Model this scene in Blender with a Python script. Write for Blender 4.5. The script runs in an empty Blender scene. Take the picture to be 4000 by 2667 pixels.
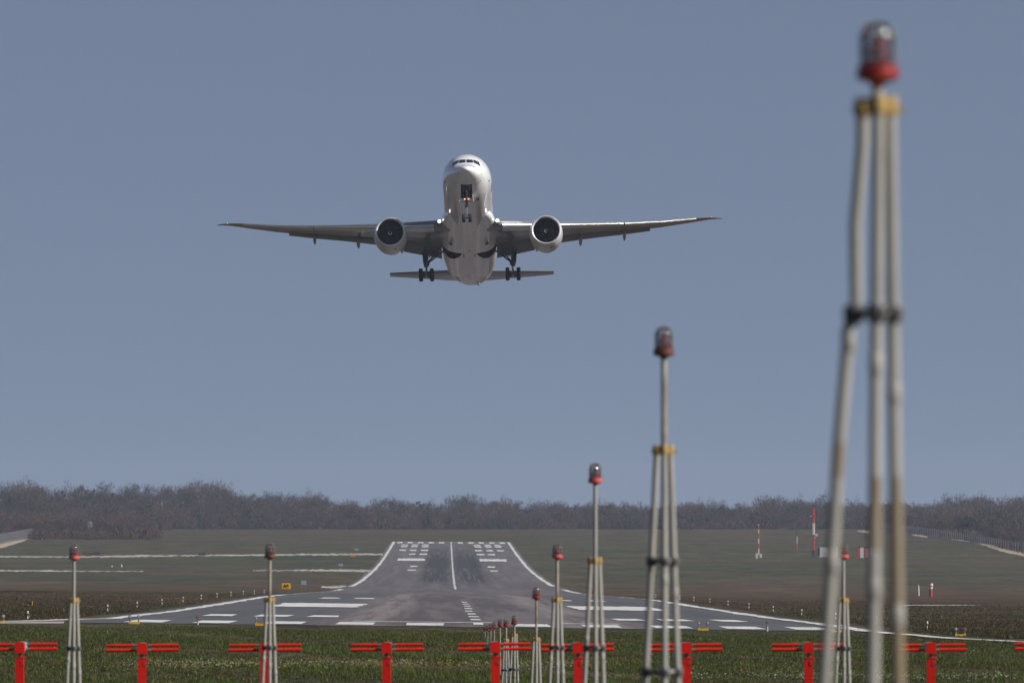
import bpy, bmesh, math, random
import numpy as np
from mathutils import Vector, Matrix
from mathutils.bvhtree import BVHTree

R = math.radians
rng = np.random.default_rng(7)
random.seed(7)
scene = bpy.context.scene
COL = scene.collection

# ------------------------------------------------------------------ camera
PX = 3.6e-5                       # radians per photo pixel (4000 wide, 250 mm on 36 mm)
EYE = Vector((-1.88, 0.0, 12.0))  # runway centreline is x = 0, runway runs along +y
YAW, PITCH = 0.00925, 0.02725
cam_data = bpy.data.cameras.new("camera")
cam = bpy.data.objects.new("camera", cam_data)
COL.objects.link(cam)
cam.location = EYE
cam.rotation_euler = (math.pi / 2 + PITCH, 0, -YAW)
cam_data.sensor_width = 36.0
cam_data.lens = 250.0
cam_data.clip_start = 0.5
cam_data.clip_end = 20000
cam_data.dof.use_dof = True
cam_data.dof.focus_distance = 560
cam_data.dof.aperture_fstop = 4.5
cam_data.dof.aperture_blades = 0
scene.camera = cam
CAMROT = cam.rotation_euler.to_matrix()

# ------------------------------------------------------------------ light
SUN_AZ, SUN_EL = R(108), R(34)    # azimuth clockwise from +y
sun_dir = Vector((math.sin(SUN_AZ) * math.cos(SUN_EL), math.cos(SUN_AZ) * math.cos(SUN_EL), math.sin(SUN_EL)))
sd = bpy.data.lights.new("sun", 'SUN')
sd.energy = 5.0
sd.angle = R(0.53)
sd.color = (1.0, 0.965, 0.91)
so = bpy.data.objects.new("sun", sd)
so.rotation_euler = sun_dir.to_track_quat('Z', 'Y').to_euler()
COL.objects.link(so)

world = bpy.data.worlds.new("World")
scene.world = world
world.use_nodes = True
wn, wl = world.node_tree.nodes, world.node_tree.links
wn.clear()
w_out = wn.new("ShaderNodeOutputWorld")
w_bg = wn.new("ShaderNodeBackground")
w_sky = wn.new("ShaderNodeTexSky")
w_sky.sky_type = 'NISHITA'
w_sky.sun_disc = False
w_sky.sun_elevation = SUN_EL
w_sky.sun_rotation = SUN_AZ
w_sky.altitude = 800
w_sky.air_density = 1.0
w_sky.dust_density = 0.3
w_sky.ozone_density = 3.0
w_tc = wn.new("ShaderNodeTexCoord")
w_map = wn.new("ShaderNodeMapping")          # a clear, dark spring sky: the pale horizon band sits lower
w_map.inputs['Location'].default_value = (0, 0, 0.22)
w_hs = wn.new("ShaderNodeHueSaturation")
w_hs.inputs['Saturation'].default_value = 0.72
w_hs.inputs['Hue'].default_value = 0.504
w_bg.inputs['Strength'].default_value = 0.066
wl.new(w_tc.outputs['Generated'], w_map.inputs['Vector'])
wl.new(w_map.outputs['Vector'], w_sky.inputs['Vector'])
wl.new(w_sky.outputs['Color'], w_hs.inputs['Color'])
wl.new(w_hs.outputs['Color'], w_bg.inputs['Color'])
wl.new(w_bg.outputs['Background'], w_out.inputs['Surface'])

vs = scene.view_settings
vs.view_transform = 'Standard'
vs.look = 'None'
vs.gamma = 1.0
vs.use_curve_mapping = False
vs.exposure = 0.25
scene.cycles.max_bounces = 8
scene.cycles.transparent_max_bounces = 16
scene.cycles.volume_bounces = 0
scene.cycles.use_denoising = True

# ------------------------------------------------------------------ materials
MATS = {}


def nd(nt, t, **kw):
    n = nt.nodes.new(t)
    for k, v in kw.items():
        if k in n.inputs:
            n.inputs[k].default_value = v
        else:
            setattr(n, k, v)
    return n


def c4(c):
    return (c[0], c[1], c[2], 1.0)


def mat(name, col, rough=0.6, metal=0.0, var=0.12, scale=6.0, coat=0.0, coatr=0.05, col2=None, bump=0.0, vec_scale=None,
        emit=None, estr=0.0, spec=0.5, fac_lo=0.35, fac_hi=0.65):
    """principled paint/metal with two-tone noise wear in object space"""
    if name in MATS:
        return MATS[name]
    m = bpy.data.materials.new(name)
    m.use_nodes = True
    nt = m.node_tree
    b = nt.nodes['Principled BSDF']
    b.inputs['Roughness'].default_value = rough
    b.inputs['Metallic'].default_value = metal
    b.inputs['Coat Weight'].default_value = coat
    b.inputs['Coat Roughness'].default_value = coatr
    if coat >= 1.0:
        b.inputs['Coat IOR'].default_value = 1.75
    b.inputs['Specular IOR Level'].default_value = spec
    tc = nd(nt, 'ShaderNodeTexCoord')
    mp = nd(nt, 'ShaderNodeMapping')
    if vec_scale:
        mp.inputs['Scale'].default_value = vec_scale
    nt.links.new(tc.outputs['Object'], mp.inputs['Vector'])
    no = nd(nt, 'ShaderNodeTexNoise', Scale=scale, Detail=5.0, Roughness=0.6)
    nt.links.new(mp.outputs['Vector'], no.inputs['Vector'])
    rp = nd(nt, 'ShaderNodeValToRGB')
    e = rp.color_ramp.elements
    e[0].position, e[1].position = fac_lo, fac_hi
    c2 = col2 if col2 else tuple(x * (1 - 2 * var) for x in col)
    e[0].color, e[1].color = c4(c2), c4(col)
    nt.links.new(no.outputs['Fac'], rp.inputs['Fac'])
    nt.links.new(rp.outputs['Color'], b.inputs['Base Color'])
    if bump:
        bp = nd(nt, 'ShaderNodeBump', Strength=bump, Distance=0.02)
        nt.links.new(no.outputs['Fac'], bp.inputs['Height'])
        nt.links.new(bp.outputs['Normal'], b.inputs['Normal'])
    if emit:
        b.inputs['Emission Color'].default_value = c4(emit)
        b.inputs['Emission Strength'].default_value = estr
    MATS[name] = m
    return m


def ground_material():
    m = bpy.data.materials.new("meadow_ground")
    m.use_nodes = True
    nt = m.node_tree
    L = nt.links
    b = nt.nodes['Principled BSDF']
    b.inputs['Roughness'].default_value = 0.95
    b.inputs['Specular IOR Level'].default_value = 0.1
    geo = nd(nt, 'ShaderNodeNewGeometry')

    def noise(scale_vec, sc, det=4.0, ro=0.55):
        mp = nd(nt, 'ShaderNodeMapping')
        mp.inputs['Scale'].default_value = scale_vec
        L.new(geo.outputs['Position'], mp.inputs['Vector'])
        n = nd(nt, 'ShaderNodeTexNoise', Scale=sc, Detail=det, Roughness=ro)
        L.new(mp.outputs['Vector'], n.inputs['Vector'])
        return n.outputs['Fac']

    def ramp(fac, stops):
        r = nd(nt, 'ShaderNodeValToRGB')
        e = r.color_ramp.elements
        while len(e) < len(stops):
            e.new(0.5)
        for i, (p, c) in enumerate(stops):
            e[i].position = p
            e[i].color = c4(c)
        L.new(fac, r.inputs['Fac'])
        return r.outputs['Color']

    def mix(fac, a, c, mode='MIX'):
        x = nd(nt, 'ShaderNodeMix')
        x.data_type = 'RGBA'
        x.blend_type = mode
        if isinstance(fac, float):
            x.inputs[0].default_value = fac
        else:
            L.new(fac, x.inputs[0])
        L.new(a, x.inputs[6])
        L.new(c, x.inputs[7])
        return x.outputs[2]
    # broad meadow patches: long along x as mown strips
    n1 = noise((0.010, 0.0065, 1), 1.0, 6.0, 0.68)
    n2 = noise((0.035, 0.013, 1), 1.0, 5.0)
    n3 = noise((0.9, 0.12, 1), 1.0, 3.0)
    base = ramp(n1, [(0.40, (0.085, 0.058, 0.046)), (0.47, (0.120, 0.092, 0.066)), (0.525, (0.072, 0.070, 0.040)), (0.60, (0.046, 0.063, 0.031))])
    sub = ramp(n2, [(0.40, (0.064, 0.044, 0.038)), (0.50, (0.100, 0.088, 0.062)), (0.58, (0.054, 0.069, 0.035))])
    cc = mix(0.4, base, sub)
    fine = ramp(n3, [(0.3, (0.62, 0.62, 0.6)), (0.7, (1.3, 1.28, 1.2))])
    cc = mix(0.75, cc, fine, 'MULTIPLY')
    n4 = noise((0.13, 0.026, 1), 1.0, 5.0, 0.7)
    cc = mix(0.9, cc, ramp(n4, [(0.34, (0.40, 0.38, 0.37)), (0.5, (0.68, 0.66, 0.62)), (0.66, (0.96, 0.93, 0.82))]), 'MULTIPLY')
    # dead, dark heather strip left beyond the near end of the runway, greener far slope
    sep = nd(nt, 'ShaderNodeSeparateXYZ')
    L.new(geo.outputs['Position'], sep.inputs[0])
    wob = nd(nt, 'ShaderNodeMath', operation='MULTIPLY_ADD')
    L.new(n1, wob.inputs[0])
    wob.inputs[1].default_value = 260.0
    L.new(sep.outputs['Y'], wob.inputs[2])
    mr = nd(nt, 'ShaderNodeMapRange')
    mr.inputs['From Min'].default_value = 500
    mr.inputs['From Max'].default_value = 4000
    L.new(wob.outputs[0], mr.inputs['Value'])
    band = ramp(mr.outputs[0], [(0.0, (0.9, 1.0, 0.8)), (0.035, (1.0, 0.72, 0.62)), (0.2, (1.05, 0.76, 0.68)), (0.33, (1.15, 0.95, 0.88)),
                                (0.45, (0.95, 1.0, 0.85)), (0.60, (0.90, 1.0, 0.82)), (0.8, (1.0, 0.9, 0.8)), (1.0, (0.95, 1.0, 0.85))])
    cc = mix(0.85, cc, band, 'MULTIPLY')
    L.new(cc, b.inputs['Base Color'])
    return m


def asphalt_material():
    m = bpy.data.materials.new("runway_asphalt")
    m.use_nodes = True
    nt = m.node_tree
    L = nt.links
    b = nt.nodes['Principled BSDF']
    b.inputs['Roughness'].default_value = 0.85
    b.inputs['Specular IOR Level'].default_value = 0.25
    geo = nd(nt, 'ShaderNodeNewGeometry')
    sep = nd(nt, 'ShaderNodeSeparateXYZ')
    L.new(geo.outputs['Position'], sep.inputs[0])

    def noise(sv, det=4.0, ro=0.6):
        mp = nd(nt, 'ShaderNodeMapping')
        mp.inputs['Scale'].default_value = sv
        L.new(geo.outputs['Position'], mp.inputs['Vector'])
        n = nd(nt, 'ShaderNodeTexNoise', Scale=1.0, Detail=det, Roughness=ro)
        L.new(mp.outputs['Vector'], n.inputs['Vector'])
        return n.outputs['Fac']

    def mth(op, a, c=None, clamp=False):
        n = nd(nt, 'ShaderNodeMath', operation=op)
        n.use_clamp = clamp
        for i, v in enumerate((a, c)):
            if v is None:
                continue
            if isinstance(v, (int, float)):
                n.inputs[i].default_value = v
            else:
                L.new(v, n.inputs[i])
        return n.outputs[0]

    def step(v, a, c):
        r = nd(nt, 'ShaderNodeMapRange')
        r.interpolation_type = 'SMOOTHSTEP'
        r.inputs['From Min'].default_value = a
        r.inputs['From Max'].default_value = c
        L.new(v, r.inputs['Value'])
        return r.outputs[0]

    def mix(fac, a, c):
        x = nd(nt, 'ShaderNodeMix')
        x.data_type = 'RGBA'
        if isinstance(fac, float):
            x.inputs[0].default_value = fac
        else:
            L.new(fac, x.inputs[0])
        for i, v in ((6, a), (7, c)):
            if isinstance(v, tuple):
                x.inputs[i].default_value = c4(v)
            else:
                L.new(v, x.inputs[i])
        return x.outputs[2]
    X, Y = sep.outputs['X'], sep.outputs['Y']
    streak = noise((0.42, 0.0035, 1), 5.0, 0.65)
    slab = noise((0.03, 0.02, 1), 3.0)
    cross = noise((0.012, 0.30, 1), 5.0, 0.7)
    wx = mth('ADD', X, mth('MULTIPLY', mth('SUBTRACT', slab, 0.5), 3.0))
    ax = mth('ABSOLUTE', wx)
    centre = mth('SUBTRACT', 1.0, step(ax, 9.3, 10.6))           # resurfaced middle strip
    near = mth('SUBTRACT', 1.0, step(Y, 900, 1250))
    edge_c = mix(step(streak, 0.35, 0.65), (0.066, 0.070, 0.077), (0.088, 0.090, 0.096))
    mid_c = mix(step(streak, 0.40, 0.58), (0.078, 0.067, 0.072), (0.125, 0.108, 0.108))
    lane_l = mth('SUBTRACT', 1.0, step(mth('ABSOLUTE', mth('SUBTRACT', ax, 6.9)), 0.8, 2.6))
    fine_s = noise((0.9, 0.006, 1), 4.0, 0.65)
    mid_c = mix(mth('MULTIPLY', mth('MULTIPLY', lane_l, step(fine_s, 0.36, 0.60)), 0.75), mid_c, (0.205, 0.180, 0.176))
    c_near = mix(centre, edge_c, mid_c)
    c_far = mix(step(streak, 0.35, 0.65), (0.084, 0.073, 0.079), (0.122, 0.108, 0.110))
    col = mix(near, c_far, c_near)
    # transverse joints and patches
    col = mix(mth('MULTIPLY', step(cross, 0.56, 0.68), 0.2), col, (0.05, 0.048, 0.052))
    col = mix(mth('MULTIPLY', mth('MULTIPLY', step(cross, 0.42, 0.30), step(streak, 0.5, 0.6)), 0.5), col, (0.2, 0.18, 0.17))
    joint = mth('FRACT', mth('DIVIDE', mth('ADD', Y, mth('MULTIPLY', slab, 5.0)), 67.0))
    col = mix(mth('MULTIPLY', mth('SUBTRACT', 1.0, step(joint, 0.03, 0.055)), 0.5), col, (0.036, 0.034, 0.040))
    # tyre rubber either side of the centreline at the far touchdown zone
    rub_y = mth('MULTIPLY', step(Y, 1560, 1760), mth('SUBTRACT', 1.0, step(Y, 2350, 2720)))
    a2 = mth('ABSOLUTE', mth('SUBTRACT', mth('ABSOLUTE', X), 4.6))
    lane = mth('SUBTRACT', 1.0, step(a2, 2.2, 5.0))
    tyre = noise((1.7, 0.004, 1), 4.0, 0.7)
    rub = mth('MULTIPLY', mth('MULTIPLY', rub_y, lane), step(tyre, 0.36, 0.53))
    core = mth('MULTIPLY', mth('MULTIPLY', step(Y, 2020, 2100), mth('SUBTRACT', 1.0, step(Y, 2280, 2380))), lane)
    col = mix(mth('MULTIPLY', rub, 0.9), col, (0.026, 0.026, 0.032))
    col = mix(mth('MULTIPLY', core, 0.8), col, (0.030, 0.031, 0.040))
    L.new(col, b.inputs['Base Color'])
    return m


def attr_material(name, rough=0.85, trans=0.0):
    m = bpy.data.materials.new(name)
    m.use_nodes = True
    nt = m.node_tree
    b = nt.nodes['Principled BSDF']
    a = nd(nt, 'ShaderNodeAttribute', attribute_name="tint")
    nt.links.new(a.outputs['Color'], b.inputs['Base Color'])
    b.inputs['Roughness'].default_value = rough
    b.inputs['Specular IOR Level'].default_value = 0.15
    if trans:
        out = nt.nodes['Material Output']
        tr = nd(nt, 'ShaderNodeBsdfTranslucent')
        nt.links.new(a.outputs['Color'], tr.inputs['Color'])
        mx = nd(nt, 'ShaderNodeMixShader', Fac=trans)
        nt.links.new(b.outputs[0], mx.inputs[1])
        nt.links.new(tr.outputs[0], mx.inputs[2])
        nt.links.new(mx.outputs[0], out.inputs['Surface'])
    return m


# ------------------------------------------------------------------ mesh helpers
class MB:
    def __init__(self):
        self.v, self.f, self.m = [], [], []

    def add(self, verts, faces, mi=0):
        o = len(self.v)
        self.v.extend([tuple(p) for p in verts])
        for f in faces:
            self.f.append([i + o for i in f])
            self.m.append(mi)
        return self

    def box(self, c, s, mi=0, rot=None):
        hx, hy, hz = s[0] / 2, s[1] / 2, s[2] / 2
        vs_ = [Vector((x, y, z)) for z in (-hz, hz) for y in (-hy, hy) for x in (-hx, hx)]
        if rot:
            vs_ = [rot @ p for p in vs_]
        vs_ = [p + Vector(c) for p in vs_]
        return self.add(vs_, [(0, 2, 3, 1), (4, 5, 7, 6), (0, 1, 5, 4), (2, 6, 7, 3), (0, 4, 6, 2), (1, 3, 7, 5)], mi)

    def tube(self, pts, rad, n=10, mi=0, cap=True):
        pts = [Vector(p) for p in pts]
        if not hasattr(rad, '__len__'):
            rad = [rad] * len(pts)
        mis = mi if hasattr(mi, '__len__') else [mi] * (len(pts) - 1)
        rings = []
        ref = None
        for i, p in enumerate(pts):
            d = (pts[min(i + 1, len(pts) - 1)] - pts[max(i - 1, 0)]).normalized()
            if ref is None:
                ref = Vector((1, 0, 0)) if abs(d.x) < 0.8 else Vector((0, 1, 0))
            a = (ref - d * ref.dot(d)).normalized()
            b = d.cross(a)
            ref = a
            rings.append([p + (a * math.cos(t) + b * math.sin(t)) * rad[i] for t in [2 * math.pi * k / n for k in range(n)]])
        self.rings(rings, mis, cap)
        return self

    def rings(self, rings, mi=0, cap=True, close=True):
        n = len(rings[0])
        mis = mi if hasattr(mi, '__len__') else [mi] * (len(rings) - 1)
        o = len(self.v)
        for r in rings:
            self.v.extend([tuple(p) for p in r])
        for i in range(len(rings) - 1):
            for k in range(n if close else n - 1):
                k2 = (k + 1) % n
                self.f.append([o + i * n + k, o + i * n + k2, o + (i + 1) * n + k2, o + (i + 1) * n + k])
                self.m.append(mis[i])
        if cap:
            self.f.append([o + k for k in range(n)][::-1])
            self.m.append(mis[0])
            self.f.append([o + (len(rings) - 1) * n + k for k in range(n)])
            self.m.append(mis[-1])
        return self

    def lathe(self, prof, c=(0, 0, 0), n=20, mi=0, axis='Z', cap=True):
        """prof = [(radius, height)]"""
        rings = []
        for r, h in prof:
            ring = []
            for k in range(n):
                t = 2 * math.pi * k / n
                if axis == 'Z':
                    ring.append((c[0] + r * math.cos(t), c[1] + r * math.sin(t), c[2] + h))
                elif axis == 'Y':
                    ring.append((c[0] + r * math.cos(t), c[1] + h, c[2] + r * math.sin(t)))
                else:
                    ring.append((c[0] + h, c[1] + r * math.cos(t), c[2] + r * math.sin(t)))
            rings.append(ring)
        return self.rings(rings, mi, cap)

    def build(self, name, mats, parent=None, smooth=None, loc=None):
        me = bpy.data.meshes.new(name)
        me.from_pydata(self.v, [], self.f)
        if not isinstance(mats, (list, tuple)):
            mats = [mats]
        for q in mats:
            me.materials.append(q)
        me.polygons.foreach_set("material_index", self.m)
        bm = bmesh.new()
        bm.from_mesh(me)
        bmesh.ops.recalc_face_normals(bm, faces=bm.faces)
        bm.to_mesh(me)
        bm.free()
        if smooth is not None:
            me.polygons.foreach_set("use_smooth", [True] * len(me.polygons))
            me.set_sharp_from_angle(angle=R(smooth))
        me.update()
        o = bpy.data.objects.new(name, me)
        COL.objects.link(o)
        if parent:
            o.parent = parent
        if loc:
            o.location = loc
        return o


def tag(o, label=None, cat=None, group=None, kind=None):
    if label:
        o['label'] = label
    if cat:
        o['category'] = cat
    if group:
        o['group'] = group
    if kind:
        o['kind'] = kind
    return o


def thing(name, label, cat, loc=(0, 0, 0), rz=0.0, group=None):
    o = bpy.data.objects.new(name, None)
    COL.objects.link(o)
    o.location = loc
    o.rotation_euler = (0, 0, rz)
    o.empty_display_size = 0.3
    return tag(o, label, cat, group)


def dup(root, loc, rz=0.0, label=None, scale=None):
    r = root.copy()
    COL.objects.link(r)
    r.location = loc
    r.rotation_euler = (0, 0, rz)
    if scale:
        r.scale = scale
    if label:
        r['label'] = label
    for ch in list(root.children):
        c = ch.copy()
        COL.objects.link(c)
        c.parent = r
        for g in ch.children:
            d = g.copy()
            COL.objects.link(d)
            d.parent = c
    return r


def bulk(name, verts, tris, mats, mi=None, tint=None, smooth=False):
    """fast numpy triangle mesh"""
    me = bpy.data.meshes.new(name)
    nv, nf = len(verts), len(tris)
    me.vertices.add(nv)
    me.vertices.foreach_set("co", np.asarray(verts, dtype=np.float32).ravel())
    me.loops.add(nf * 3)
    me.loops.foreach_set("vertex_index", np.asarray(tris, dtype=np.int32).ravel())
    me.polygons.add(nf)
    me.polygons.foreach_set("loop_start", np.arange(0, nf * 3, 3, dtype=np.int32))
    for q in (mats if isinstance(mats, (list, tuple)) else [mats]):
        me.materials.append(q)
    if mi is not None:
        me.polygons.foreach_set("material_index", np.asarray(mi, dtype=np.int32))
    if tint is not None:
        a = me.color_attributes.new("tint", 'FLOAT_COLOR', 'POINT')
        cc = np.ones((nv, 4), dtype=np.float32)
        cc[:, :3] = tint
        a.data.foreach_set("color", cc.ravel())
    me.update(calc_edges=True)
    me.validate()
    o = bpy.data.objects.new(name, me)
    COL.objects.link(o)
    return o


# ------------------------------------------------------------------ terrain
_ys = [-400, 0, 31, 62, 92, 122, 155, 200, 250, 320, 404, 530, 645, 810, 1000, 1297, 1450, 1580, 1985, 2355, 2725, 3050, 3400, 3900, 5000, 7000]
_zs = [-1.5, -1.8, -2.6, -3.3, -3.8, -4.1, -4.4, -4.7, -4.92, -5.10, -5.22, -5.9, -6.45, -7.2, -8.4, -10.3, -10.85, -11.15, -9.9, -6.9, -2.75, 0.6, 3.0, 4.5, 6, 8]


def _pchip(xs, ys, xq):
    xs, ys = np.array(xs, float), np.array(ys, float)
    h = np.diff(xs)
    d = np.diff(ys) / h
    m = np.zeros_like(xs)
    for i in range(1, len(xs) - 1):
        if d[i - 1] * d[i] > 0:
            w1, w2 = 2 * h[i] + h[i - 1], h[i] + 2 * h[i - 1]
            m[i] = (w1 + w2) / (w1 / d[i - 1] + w2 / d[i])
    m[0], m[-1] = d[0], d[-1]
    i = np.clip(np.searchsorted(xs, xq) - 1, 0, len(h) - 1)
    t = (xq - xs[i]) / h[i]
    return ((1 + 2 * t) * (1 - t) ** 2 * ys[i] + t * (1 - t) ** 2 * h[i] * m[i] + t * t * (3 - 2 * t) * ys[i + 1] + t * t * (t - 1) * h[i] * m[i + 1])


STA = np.concatenate([np.arange(-300, 1000, 10), np.arange(1000, 3800, 20), np.arange(3800, 7001, 200)]).astype(float)
STZ = _pchip(_ys, _zs, STA)
STC = np.interp(STA, [0, 150, 380, 2000, 2750, 3400], [0, 0, 0.0115, 0.010, 0.004, 0.0])
XS = np.array([-2500, -600, -300, -200, -130, -60, -30, 0, 30, 60, 130, 200, 300, 600, 2500], float)


def zt(x, y):
    x = np.asarray(x, float)
    y = np.asarray(y, float)
    z = np.interp(y, STA, STZ) - np.interp(y, STA, STC) * np.clip(x, -60, 60)
    s = np.clip((y - 3420) / 240, 0, 1)
    hill = np.interp(x, [-600, -220, -120, -50, 40, 130, 200, 300, 600], [11, 11, 9.5, 4, 2.5, 2.5, 3.2, 5, 6])
    return z + hill * s * s * (3 - 2 * s) + EYE.z


def Z1(x, y):
    return float(zt(x, y))


def P(sx, sy, D):
    """photo pixel (4000 x 2667) at depth D along the camera axis -> world point"""
    return EYE + CAMROT @ Vector(((sx - 2000) * PX * D, (1333.5 - sy) * PX * D, -D))


_gd = np.concatenate([np.arange(60, 1000, 1.0), np.arange(1000, 3700, 2.0)])


def G(sx, sy):
    """photo pixel -> first hit on the terrain"""
    r = CAMROT @ Vector(((sx - 2000) * PX, (1333.5 - sy) * PX, -1))
    xs = EYE.x + r.x * _gd
    ys = r.y * _gd
    zz = EYE.z + r.z * _gd - zt(xs, ys)
    k = np.argmax(zz < 0)
    if k == 0:
        k = len(_gd) - 1
    t = _gd[k - 1] + (_gd[k] - _gd[k - 1]) * zz[k - 1] / (zz[k - 1] - zz[k] + 1e-9)
    return Vector((EYE.x + r.x * t, r.y * t, 0))


def on_ground(v, dz=0.0):
    return Vector((v[0], v[1], Z1(v[0], v[1]) + dz))


# ground sheet
mb = MB()
gx, gy = np.meshgrid(XS, STA)
gz = zt(gx, gy)
nv = len(XS)
mb.add(np.stack([gx.ravel(), gy.ravel(), gz.ravel()], 1).tolist(),
       [(j * nv + i, j * nv + i + 1, (j + 1) * nv + i + 1, (j + 1) * nv + i) for j in range(len(STA) - 1) for i in range(nv - 1)])
ground = mb.build("ground", ground_material(), smooth=30)
tag(ground, kind='structure')

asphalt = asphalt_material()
white = mat("runway_white_paint", (0.66, 0.65, 0.62), 0.7, var=0.10, scale=0.6, col2=(0.30, 0.29, 0.28), fac_lo=0.33, fac_hi=0.56)
pale = mat("pale_concrete", (0.42, 0.39, 0.34), 0.9, var=0.2, scale=0.15, bump=0.0)
sand = mat("sandy_track", (0.50, 0.38, 0.26), 0.95, var=0.25, scale=0.3)


def sheet(name, pts_rows, m, dz, kind='structure'):
    """rows of (left,right) ground points -> draped strip"""
    b = MB()
    for (a0, b0), (a1, b1) in zip(pts_rows[:-1], pts_rows[1:]):
        b.add([on_ground(a0, dz), on_ground(b0, dz), on_ground(b1, dz), on_ground(a1, dz)], [(0, 1, 2, 3)])
    bm_o = b.build(name, m)
    tag(bm_o, kind=kind)
    return bm_o


# runway: x -23.2..23.2, y 404..2748 ; columns match the terrain's x stations
RX = [-23.4, 0.0, 23.4]
ry = [404.0] + [s for s in STA if 404 < s < 2748] + [2748.0]
mb = MB()
for y in ry:
    for x in RX:
        mb.v.append(tuple(on_ground((x, y), 0.03)))
for j in range(len(ry) - 1):
    for i in range(2):
        mb.f.append([j * 3 + i, j * 3 + i + 1, j * 3 + i + 4, j * 3 + i + 3])
        mb.m.append(0)
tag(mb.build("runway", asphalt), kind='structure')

PAINT = 0.06


def paint_rect(b, x0, x1, y0, y1, jit=0.12, jy=0.5):
    """a painted bar, edges jittered to imitate heat shimmer; subdivided so that it drapes"""
    nx = max(2, int((x1 - x0) / 0.35))
    ny = max(1, int((y1 - y0) / 12))
    nx = min(nx, 40)
    top = rng.normal(0, jy, nx + 1)
    bot = rng.normal(0, jy, nx + 1)
    lj = rng.normal(0, jit, ny + 1)
    rj = rng.normal(0, jit, ny + 1)
    vv, ff = [], []
    for j in range(ny + 1):
        for i in range(nx + 1):
            x = x0 + (x1 - x0) * i / nx
            y = y0 + (y1 - y0) * j / ny
            if i == 0:
                x += lj[j]
            if i == nx:
                x += rj[j]
            if j == 0:
                y += bot[i]
            if j == ny:
                y += top[i]
            vv.append(on_ground((x, y), PAINT))
    for j in range(ny):
        for i in range(nx):
            ff.append((j * (nx + 1) + i, j * (nx + 1) + i + 1, (j + 1) * (nx + 1) + i + 1, (j + 1) * (nx + 1) + i))
    b.add(vv, ff)


def paint_line(b, pts, w, jit=0.12, step=8.0, skip=0.0):
    """a line of given width following ground points"""
    pts = [Vector((p[0], p[1], 0)) for p in pts]
    dense = []
    for a, c in zip(pts[:-1], pts[1:]):
        n = max(1, int((c - a).length / step))
        dense += [a.lerp(c, k / n) for k in range(n)]
    dense.append(pts[-1])
    vv, ff = [], []
    for i, p in enumerate(dense):
        d = (dense[min(i + 1, len(dense) - 1)] - dense[max(i - 1, 0)]).normalized()
        nrm = Vector((-d.y, d.x, 0))
        a, c = p + nrm * (w / 2 + rng.normal(0, jit)), p - nrm * (w / 2 + rng.normal(0, jit))
        vv += [on_ground(a, PAINT), on_ground(c, PAINT)]
    for i in range(len(dense) - 1):
        if skip and rng.random() < skip:
            continue
        ff.append((2 * i, 2 * i + 1, 2 * i + 3, 2 * i + 2))
    b.add(vv, ff)


# painted markings
b = MB()
paint_line(b, [(-22.0, 430), (-22.0, 880)], 0.95, 0.14)
paint_line(b, [(-22.0, 880), (-22.0, 1300)], 0.42, 0.12, 8.0, 0.35)
paint_line(b, [(-22.0, 1300), (-22.0, 1370)], 0.9, 0.2)
paint_line(b, [(-22.0, 1500), (-22.0, 2745)], 0.95, 0.16)
lft = [G(262, 2422), G(112, 2427.5), G(-60, 2430.5), G(-300, 2431)]
paint_line(b, [(-22.0, 431)] + lft, 1.1, 0.12, 3.0)
paint_line(b, [(22.0, 404), (22.0, 830)], 0.95, 0.14)
paint_line(b, [(22.0, 830), (22.0, 1290)], 0.42, 0.12, 8.0, 0.35)
paint_line(b, [(22.0, 1290), (22.0, 1450)], 0.95, 0.2)
paint_line(b, [(22.0, 1590), (22.0, 2745)], 0.95, 0.16)
rgt = [(22.0, 404), (24.5, 376), (29.5, 352), (34.5, 338), (41, 322), (55, 310)]
paint_line(b, rgt, 1.0, 0.12, 3.0)
tag(b.build("runway_edge_line", white), kind='structure')
b = MB()
y = 416.0
k = 0
while y < 2740:
    ln = 13.0 if y < 760 else 30.0
    gap = 24.0 if y < 760 else 7.0
    if not 730 < y < 1390:
        hw_ = 0.30 if y < 760 else 0.24
        paint_rect(b, -hw_, hw_, y, y + ln, 0.05, 0.3)
    y += ln + gap
tag(b.build("runway_centreline", white), kind='structure')
b = MB()
for s in (-1, 1):
    for x0 in (2.0, 6.1, 10.2, 14.3, 18.2):
        xa, xb = sorted((s * x0, s * (x0 + 2.15)))
        paint_rect(b, xa, xb, 407.5, 423, 0.05, 0.3)
paint_rect(b, -7.6, 0.9, 428.5, 431.5, 0.1, 0.2)
paint_rect(b, 5.2, 8.6, 428.5, 431.5, 0.1, 0.2)
for x0 in (-20.6, -16.6, -12.6, -8.6, -4.6, 2.6, 6.6, 10.6, 14.6, 18.6):
    paint_rect(b, x0, x0 + 2.0, 2700, 2738, 0.1, 2)
paint_rect(b, -22, 22, 2741, 2745, 0.1, 1.0)
tag(b.build("threshold_markings", white), kind='structure')
b = MB()
for s in (-1, 1):
    def bar(x0, x1, y0, y1, jy=0.8):
        xa, xb = sorted((s * x0, s * x1))
        paint_rect(b, xa, xb, y0, y1, 0.15, jy)
    bar(9.3, 17.1, 606, 668, 1.6)
    for x0 in (9.2, 12.6, 16.0):
        bar(x0, x0 + 2.05, 468, 491, 0.7)
    for x0 in (9.9, 13.5):
        bar(x0, x0 + 2.0, 768, 792, 1.2)
    bar(8.8, 17.2, 2235, 2290, 4)
    for y0 in (2085, 1985):
        bar(10.3, 12.6, y0, y0 + 26, 2.5)
    for y0 in (2390, 2490, 2590):
        for x0 in (8.4, 12.2, 16.0):
            if y0 == 2390 and x0 > 15:
                continue
            bar(x0, x0 + 2.4, y0, y0 + 30, 2.5)
    for y0 in (2640,):
        for x0 in (8.4, 12.2, 16.0):
            bar(x0, x0 + 2.4, y0, y0 + 24, 2.5)
tag(b.build("touchdown_markings", white), kind='structure')

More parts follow.
